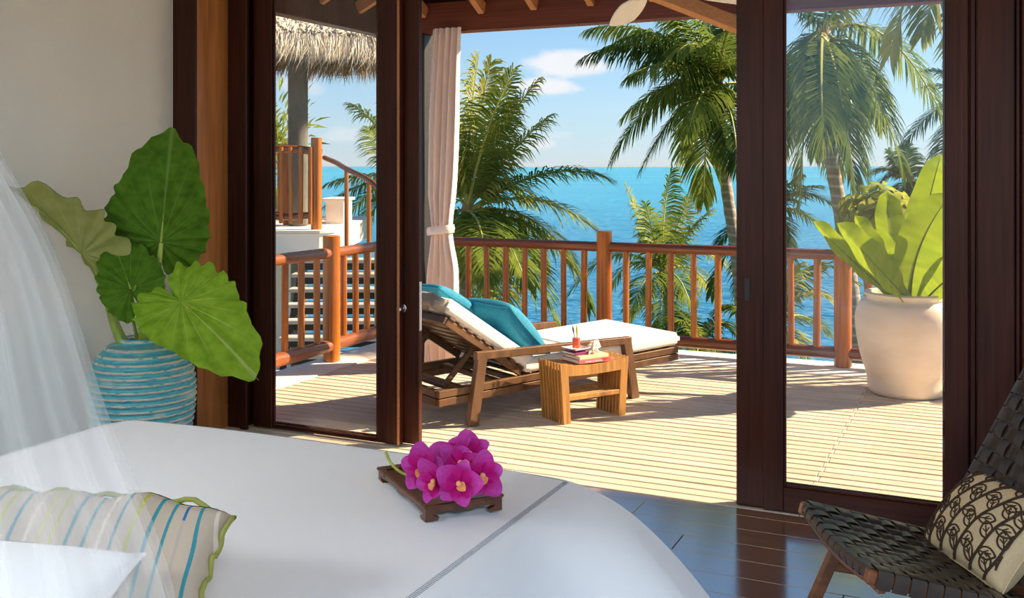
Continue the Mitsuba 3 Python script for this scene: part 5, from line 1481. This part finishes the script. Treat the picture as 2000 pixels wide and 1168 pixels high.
PALMS = [  # crown, trunk, fronds as (bend, tip) offsets from the crown
    ((-9.88, 16.36, 1.51), [(-9.84, 16.38, 0.8), (-9.49, 15.98, -1.21)], [
        ((-0.43, -0.2, 1.14), (-0.67, -0.64, 1.31)),
        ((-0.58, -0.49, 0.1), (-0.96, -1.0, -0.12)),
        ((-0.9, -0.09, -0.05), (-1.49, -0.37, -0.58)),
        ((-0.4, -0.85, -0.22), (-0.71, -1.22, -1.13)),
        ((-0.65, 0.14, -0.44), (-1.1, 0.04, -1.32)),
        ((-0.67, 0.35, 0.53), (-1.11, 0.59, 0.94)),
        ((-0.04, -0.02, 1.0), (0.13, 0.06, 2.04)),
        ((0.3, 0.14, 0.71), (0.65, 0.3, 1.38)),
        ((0.56, 0.26, 0.14), (0.96, 0.12, -0.7)),
    ]),
    ((-7.86, 15.09, 0.96), [(-7.89, 15.08, 0.47), (-7.53, 14.69, -1.39)], [
        ((0.44, -0.35, 1.28), (1.02, -0.41, 2.24)),
        ((0.14, -0.27, 1.45), (0.4, -0.36, 2.51)),
        ((0.39, 0.62, 0.96), (0.98, 1.12, 1.58)),
        ((1.08, -0.82, -0.01), (1.56, -1.04, -1.07)),
        ((0.78, 1.14, 0.17), (1.23, 1.68, -1.01)),
        ((0.88, -1.13, -0.0), (1.18, -1.65, -0.87)),
        ((0.05, 0.14, 1.34), (0.27, 0.35, 2.49)),
        ((0.33, 0.16, 1.21), (1.13, 0.31, 2.13)),
        ((-0.19, 0.13, 1.3), (-0.36, 0.27, 2.35)),
        ((-0.06, 0.85, 0.96), (0.17, 1.4, 1.88)),
        ((1.06, 1.05, 0.96), (1.92, 1.56, 0.52)),
        ((1.18, 0.22, 0.57), (2.19, 0.58, -0.4)),
        ((0.22, 0.99, 0.96), (0.42, 1.52, 0.1)),
        ((1.2, -0.43, -0.19), (1.75, -0.29, -1.78)),
        ((0.93, -0.89, -0.25), (1.25, -1.18, -1.69)),
        ((1.41, 0.99, -0.17), (1.73, 1.14, -1.64)),
        ((0.42, -0.58, -0.52), (0.46, -0.67, -1.89)),
        ((-0.42, 0.03, 0.7), (-0.78, -0.03, 0.96)),
        ((-0.48, -0.22, 0.1), (-0.56, -0.59, -0.89)),
        ((-0.48, 0.33, -0.18), (-0.76, 0.64, -1.72)),
        ((0.25, 1.44, 0.06), (0.51, 2.0, -1.07)),
    ]),
    ((-6.34, 21.32, -0.61), [(-6.28, 21.35, -1.1), (-5.91, 20.97, -2.98)], [
        ((-0.09, -0.04, 1.16), (0.15, 0.07, 2.23)),
        ((-0.47, 0.22, 0.85), (-0.94, 0.22, 1.89)),
        ((0.3, -0.08, 0.73), (1.01, 0.03, 1.37)),
        ((-0.08, -0.37, 0.63), (-0.17, -0.74, 1.51)),
        ((-0.01, 0.55, 0.68), (0.24, 1.11, 1.62)),
        ((-0.92, -0.76, 1.06), (-1.8, -1.17, -0.51)),
        ((-0.91, 0.24, 0.67), (-1.51, 0.4, -0.74)),
        ((0.7, 0.66, 0.92), (1.31, 1.17, -0.17)),
        ((-0.11, -1.15, 0.26), (-0.29, -1.46, -0.81)),
        ((0.5, -0.65, 0.24), (0.81, -0.72, -0.58)),
        ((0.37, 1.05, 0.43), (0.74, 1.67, -0.76)),
        ((0.3, -1.18, -0.13), (0.37, -1.48, -1.12)),
    ]),
    ((-4.33, 17.84, 3.11), [(-4.3, 17.86, 2.56), (-4.14, 17.71, 1.3), (-3.96, 17.57, 0.34), (-3.74, 17.45, -2.43)], [
        ((-0.72, -0.78, 1.32), (-1.53, -1.38, 0.63)),
        ((-0.72, 0.21, 1.13), (-1.44, 0.21, 0.42)),
        ((0.06, -1.3, 0.9), (-0.19, -1.85, 0.43)),
        ((-0.29, -1.02, 0.35), (-0.78, -1.47, -0.35)),
        ((0.03, 0.24, 1.18), (0.05, 0.47, 1.94)),
        ((-0.19, -0.75, 0.98), (-0.57, -1.26, 1.37)),
        ((0.07, -1.4, 0.05), (-0.07, -1.69, -0.88)),
        ((-1.1, -0.73, 1.08), (-2.04, -1.28, 0.47)),
        ((-1.08, -0.18, 1.38), (-2.25, -0.5, 1.06)),
        ((-0.95, -0.77, 0.14), (-1.55, -1.16, -1.3)),
        ((-0.72, -0.12, -0.19), (-1.31, -0.28, -1.46)),
        ((-1.0, 0.19, 0.31), (-1.79, 0.16, -0.5)),
        ((0.06, -1.19, -0.69), (0.08, -1.29, -1.98)),
        ((0.58, -1.05, -0.53), (0.62, -1.25, -1.46)),
        ((-0.57, 0.51, -0.34), (-0.86, 0.7, -1.27)),
        ((-0.58, 0.39, 1.05), (-1.12, 0.58, 1.39)),
        ((-0.09, -0.26, 0.95), (-0.16, -0.52, 1.98)),
        ((0.27, 0.34, 1.0), (0.58, 0.6, 1.74)),
        ((0.64, -0.14, 0.83), (1.08, -0.16, 0.28)),
        ((0.58, 0.82, 0.3), (0.93, 1.1, -0.71)),
        ((0.35, -1.16, 0.64), (0.6, -1.71, 0.73)),
        ((-0.47, -1.32, 0.58), (-0.96, -1.99, 0.04)),
    ]),
    ((-2.29, 16.03, 3.74), [(-2.29, 16.03, 3.21), (-2.23, 15.95, 2.39), (-2.02, 15.83, 1.13), (-1.84, 15.69, -0.06), (-1.69, 15.54, -1.52)], [
        ((0.96, 0.67, 0.55), (1.76, 1.15, -1.59)),
        ((0.4, -1.14, -0.64), (0.62, -1.15, -2.51)),
        ((-0.34, -0.71, -0.28), (-0.41, -0.85, -1.78)),
        ((-0.1, -1.04, -0.76), (-0.14, -1.17, -2.51)),
        ((0.62, 0.73, -0.33), (1.1, 1.06, -2.2)),
        ((0.52, -0.75, -0.83), (0.74, -0.54, -2.48)),
        ((-0.37, 0.16, 0.06), (-0.59, 0.28, -0.88)),
        ((0.2, -1.67, -0.75), (0.26, -1.64, -2.0)),
        ((-0.15, 0.7, -0.62), (-0.27, 0.98, -1.83)),
        ((-0.23, 0.0, 0.42), (-0.46, 0.0, 0.59)),
        ((0.07, 0.25, 0.59), (0.13, 0.39, 1.24)),
        ((0.34, -0.07, 0.52), (0.7, -0.11, 0.87)),
        ((0.42, 1.19, -0.11), (0.68, 1.75, -1.41)),
        ((-0.57, -0.05, -0.35), (-0.8, -0.04, -2.08)),
        ((0.04, 1.01, -0.77), (0.08, 1.36, -2.33)),
    ]),
    ((0.14, 12.2, 4.53), [(0.21, 12.24, 3.82), (0.49, 12.59, 1.84), (0.86, 12.87, -1.55)], [
        ((-0.79, -0.59, -0.16), (-1.08, -0.84, -1.66)),
        ((-0.81, -0.16, 0.11), (-1.39, -0.21, -1.24)),
        ((-0.48, -0.88, -0.36), (-0.75, -1.23, -1.53)),
        ((-0.3, 0.19, -0.26), (-0.5, 0.21, -1.38)),
        ((-0.25, -0.45, -0.77), (-0.37, -0.5, -2.06)),
        ((0.45, 0.21, 0.22), (0.95, 0.44, -0.5)),
        ((0.6, 0.28, -0.27), (0.85, 0.39, -1.59)),
        ((0.13, -0.93, -0.89), (0.17, -1.03, -1.96)),
        ((-0.2, -0.09, 0.72), (-0.3, -0.14, 1.27)),
        ((-0.5, -0.23, 0.61), (-0.9, -0.42, 0.77)),
    ]),
    ((-0.07, 23.14, 3.12), [(-0.02, 23.16, 1.96), (0.16, 22.7, -4.19)], [
        ((-0.67, -0.09, 0.65), (-1.19, -0.22, 0.55)),
        ((-0.61, -0.62, 0.29), (-1.09, -1.06, 0.17)),
        ((-0.86, -0.4, 0.1), (-1.48, -0.91, -0.95)),
        ((-0.72, -0.12, -0.73), (-1.21, -0.23, -2.43)),
        ((-0.5, -1.01, -0.45), (-0.91, -1.42, -1.47)),
        ((-0.34, 0.06, 0.86), (-0.73, -0.01, 1.09)),
        ((0.62, 0.29, 0.21), (1.09, 0.51, -0.63)),
        ((-0.23, -0.55, -1.06), (-0.42, -0.75, -2.39)),
    ]),
    ((-1.89, 28.91, 1.34), [(-1.84, 28.93, 0.42), (-1.71, 28.44, -4.59)], [
        ((-0.5, -0.12, 0.36), (-0.83, -0.16, -0.28)),
        ((-0.34, -0.16, 0.36), (-0.53, -0.24, 0.76)),
        ((-0.11, 0.17, 0.43), (-0.15, 0.37, 0.91)),
        ((0.46, -0.0, 0.5), (0.83, 0.06, 0.23)),
        ((0.44, 0.43, 0.09), (0.75, 0.68, -0.63)),
        ((-0.25, -0.56, -0.17), (-0.41, -0.85, -0.76)),
        ((0.24, -0.44, -0.23), (0.31, -0.63, -0.69)),
        ((-0.57, 0.29, 0.46), (-1.06, 0.39, 0.16)),
    ]),
    ((-3.99, 20.2, 0.75), [(-3.97, 20.22, -0.05), (-3.82, 19.73, -3.91)], [
        ((0.58, 0.49, 0.7), (1.19, 0.89, 0.17)),
        ((0.71, 0.0, 0.36), (1.2, 0.12, -0.39)),
        ((0.37, -0.49, 0.13), (0.54, -0.63, -0.56)),
        ((-0.63, -0.18, -0.31), (-0.99, -0.24, -1.58)),
        ((0.42, 0.86, 0.59), (0.89, 1.41, 0.53)),
        ((-0.18, -0.64, -0.66), (-0.31, -0.92, -1.7)),
        ((0.18, 0.53, -0.32), (0.35, 0.71, -1.05)),
        ((0.38, -0.04, 0.55), (0.68, -0.01, 0.75)),
        ((-0.4, -0.52, 0.01), (-0.74, -0.78, -0.57)),
    ]),
    ((-2.97, 15.17, -0.66), [(-2.94, 15.18, -1.56), (-2.87, 15.21, -3.36)], [
        ((0.28, 0.24, 0.7), (0.71, 0.55, 0.92)),
        ((0.55, -0.07, 0.78), (0.95, 0.0, 0.43)),
        ((0.4, 0.63, 0.32), (0.74, 0.9, -0.16)),
        ((0.27, -0.31, 0.65), (0.54, -0.41, 0.96)),
        ((-0.42, 0.02, 0.42), (-0.73, -0.01, 0.18)),
        ((0.39, -0.37, 0.15), (0.6, -0.38, -0.27)),
        ((-0.08, 0.18, 0.5), (-0.17, 0.25, 0.87)),
    ]),
    ((-4.35, 16.73, -1.25), [(-4.33, 16.74, -2.0), (-4.3, 16.75, -4.04)], [
        ((-0.25, -0.34, 0.72), (-0.42, -0.53, 0.19)),
        ((0.32, 0.26, 0.68), (0.56, 0.48, -0.03)),
        ((-0.32, 0.29, 0.38), (-0.59, 0.28, -0.33)),
        ((0.55, -0.08, 0.32), (0.87, -0.04, -0.33)),
        ((0.19, -0.91, 0.33), (0.2, -1.01, -0.33)),
        ((-0.24, 0.33, 0.3), (-0.46, 0.45, 0.44)),
        ((0.33, -0.4, 0.27), (0.47, -0.45, -0.45)),
    ]),
]
PALM_SAY = [  # label, leaf materials, leaflet length, coconuts
    ('palm seen through the left glass door behind the stair handrail', 'dg', 0.55, 0),
    ('large bright yellow-green palm right of the curtain, behind the deck railing', 'gyygy', 0.70, 0),
    ('young palm with an upright yellow-green spear behind the middle of the deck railing', 'gyg', 0.60, 0),
    ('tall coconut palm bearing green-yellow coconuts, in the upper middle against the sky', 'gdg', 0.68, 14),
    ('coconut palm with a grey ringed trunk behind the right glass door', 'gdyg', 0.62, 7),
    ('palm whose fronds hang into the top right corner of the right glass door', 'yg', 0.60, 0),
    ('bluish palm fronds at the right edge of the right glass door, against the sky', 'd', 0.60, 0),
    ('small distant dark palm just above the horizon, left of the tall fern leaf', 'dd', 0.62, 0),
    ('dark palm half hidden behind the stile of the right sliding door', 'd', 0.55, 0),
    ('low palm below the right part of the deck railing, behind its balusters', 'gy', 0.50, 0),
    ('low rounded palm crown under the bottom rail of the deck railing', 'gd', 0.46, 0),
]
LM = {'g': 'frond_green', 'd': 'frond_dark', 'y': 'frond_yellow'}
for pi, ((crown, trunk, fronds), (lab, mats, ll, nuts)) in enumerate(zip(PALMS, PALM_SAY)):
    r = np.random.default_rng(100 + pi)
    pk = thing('palm', lab, 'palm tree', 'palms beyond the deck')
    labels[pk].pop('group')
    crown = np.array(crown)
    tp = [crown + [0, 0, -0.12]] + [np.array(t) for t in trunk]
    low = tp[-1] + (tp[-1] - tp[-2]) / max(0.3, tp[-2][2] - tp[-1][2]) * max(0.5, tp[-1][2] + 1.4 + 0.3 * max(0, tp[-1][1] - 9.6) + 0.5)
    tc_ = catmull(tp + [low], 60)
    rr_ = (0.105 + 0.05 * np.linspace(0, 1, 60) ** 2) * (1 + 0.05 * np.sin(np.arange(60) * 2.3)) * (0.95 if crown[1] < 25 else 1.1)
    obj('trunk', tube(tc_, rr_, 12), 'palm_trunk', pk, smooth=50)
    obj('crown_fibre', (ball((0, 0, 0), 1.0, 2)[0] * [0.10, 0.10, 0.16] + crown, ball((0, 0, 0), 1.0, 2)[1]), 'fibre', pk, smooth=True)
    for fi, (ct, tip) in enumerate(fronds):
        L = np.linalg.norm(tip)
        m = mats[fi % len(mats)]
        lf, st__ = frond(crown + np.array(ct) * 0.02, crown + np.array(ct), crown + np.array(tip), int(np.clip(L * 30, 48, 92)), 1.12 * ll * (0.75 + 0.12 * L), 0.95 if pi in (3, 4) else 0.42 if ct[2] > 0.9 * abs(tip[2]) + 0.1 else 0.60, 0.017 + 0.003 * (pi in (3, 7)), 17 * pi + fi)
        fk = obj('frond', lf, LM[m], pk)
        obj('midrib', st__, 'frond_stem', fk)
    for k in range(nuts):
        a, h = k * 2.4, -0.16 - 0.16 * r.uniform()
        c = crown + [0.26 * math.cos(a) + 0.0, 0.26 * math.sin(a), h]
        b = ball((0, 0, 0), 1.0, 2)
        obj('coconut', (b[0] * [0.085, 0.085, 0.105] + c, b[1]), 'coconut', pk, smooth=True)

# umbrella tree with rosettes of glossy leaves
mat('umbrella_leaf', thin(green((0.20, 0.27, 0.03), (0.52, 0.55, 0.12), 7.0), 0.3, 0.9))
sh = thing('umbrella_tree', 'yellow-green umbrella tree with rosettes of oval leaves behind the fern', 'shrub')
SC = np.array([-1.10, 12.25, 1.10])
r = np.random.default_rng(5)
obj('trunk', cat_(*[tube(bez([SC + [0.1, 0, -4.6], SC + [0.05, 0, -2.0], SC + d_], 10), np.linspace(0.06, 0.015, 10), 7) for d_ in ((-0.3, 0, 0.1), (0.25, 0.1, 0.2), (0, -0.2, 0.05), (0.1, 0.1, -0.5))]), 'palm_trunk', sh, smooth=True)


def rosette(c, up, s, seed):
    rr = np.random.default_rng(seed)
    d, a_, b_ = frame3(up)
    vs = []
    n = rr.integers(6, 9)
    for k in range(n):
        w = k * 2 * np.pi / n + rr.uniform(0, 0.3)
        o = a_ * math.cos(w) + b_ * math.sin(w)
        t = np.cross(d, o)
        L = s * rr.uniform(0.8, 1.1)
        q = np.linspace(0, 1, 6)
        wd = 0.24 * L * np.sin(np.pi * np.clip(q * 0.95 + 0.02, 0, 1)) ** 0.8
        cl = c + o * (L * (0.25 + q))[:, None] + d * (0.10 * L - 0.42 * L * q ** 1.6)[:, None]
        g = np.stack([cl - t * wd[:, None] + d * (0.15 * wd)[:, None], cl, cl + t * wd[:, None] + d * (0.15 * wd)[:, None]], 1)
        vs.append(sheet(g))
    return cat_(*vs)


for k in range(95):
    th, ph = r.uniform(0, 2 * np.pi), math.acos(r.uniform(-0.35, 1))
    o = np.array([math.sin(ph) * math.cos(th), math.sin(ph) * math.sin(th), math.cos(ph)])
    c = SC + o * np.array([0.46, 0.46, 0.36]) * r.uniform(0.45, 1.12)
    obj('leaf_cluster', rosette(c, o * 0.9 + [0, 0, 0.45] + r.normal(0, 0.25, 3), r.uniform(0.13, 0.19), k), 'umbrella_leaf', sh, smooth=True)
for k, c in enumerate(((-1.42, 11.9, 0.42), (-1.15, 11.9, 0.30), (-1.05, 12.0, 0.10), (-1.5, 12.0, 0.62), (-0.95, 12.1, 0.45), (-1.25, 12.0, 0.55), (-0.8, 12.2, 0.3), (-1.7, 12.2, 0.55))):
    obj('leaf_cluster', rosette(np.array(c), (0.1, 0, 1), 0.14, 300 + k), 'umbrella_leaf', sh, smooth=True)

# spiky bush beyond the terrace
mat('bamboo_leaf', thin(green((0.12, 0.20, 0.02), (0.42, 0.46, 0.07), 5.0), 0.4, 0.8))
bu = thing('bush', 'yellow-green bush with narrow leaves beside the grey pavilion column', 'shrub')
BC = np.array([-10.95, 13.72, 1.9])
vs, fs = [], []
n = 900
c = BC + r.normal(0, 1, (n, 3)) * [0.32, 0.32, 0.42]
d = (c - BC) + r.normal(0, 0.25, (n, 3)) + [0, 0, 0.25]
d /= np.linalg.norm(d, axis=1, keepdims=True)
s = np.cross(d, r.normal(0, 1, (n, 3)))
s = s / np.linalg.norm(s, axis=1, keepdims=True) * 0.024
L = r.uniform(0.18, 0.36, n)[:, None]
v = np.stack([c, c + d * L * 0.4 - s, c + d * L * 0.4 + s, c + d * L + [0, 0, -0.06]], 1).reshape(-1, 3)
k = np.arange(n)[:, None] * 4
obj('leaves', (v, np.vstack([k + [0, 1, 2], k + [1, 3, 2]])), 'bamboo_leaf', bu, kind='stuff')
obj('stems', cat_(*[tube(bez([BC + [0.1 * q, 0, -4.5], BC + [0.15 * q, 0.1 * q, -1.5], BC + [0.12 * q, 0.1 * (q % 2), 0.5]], 8), 0.02, 6) for q in (-2, -1, 0, 1, 2)]), 'bamboo_leaf', bu)
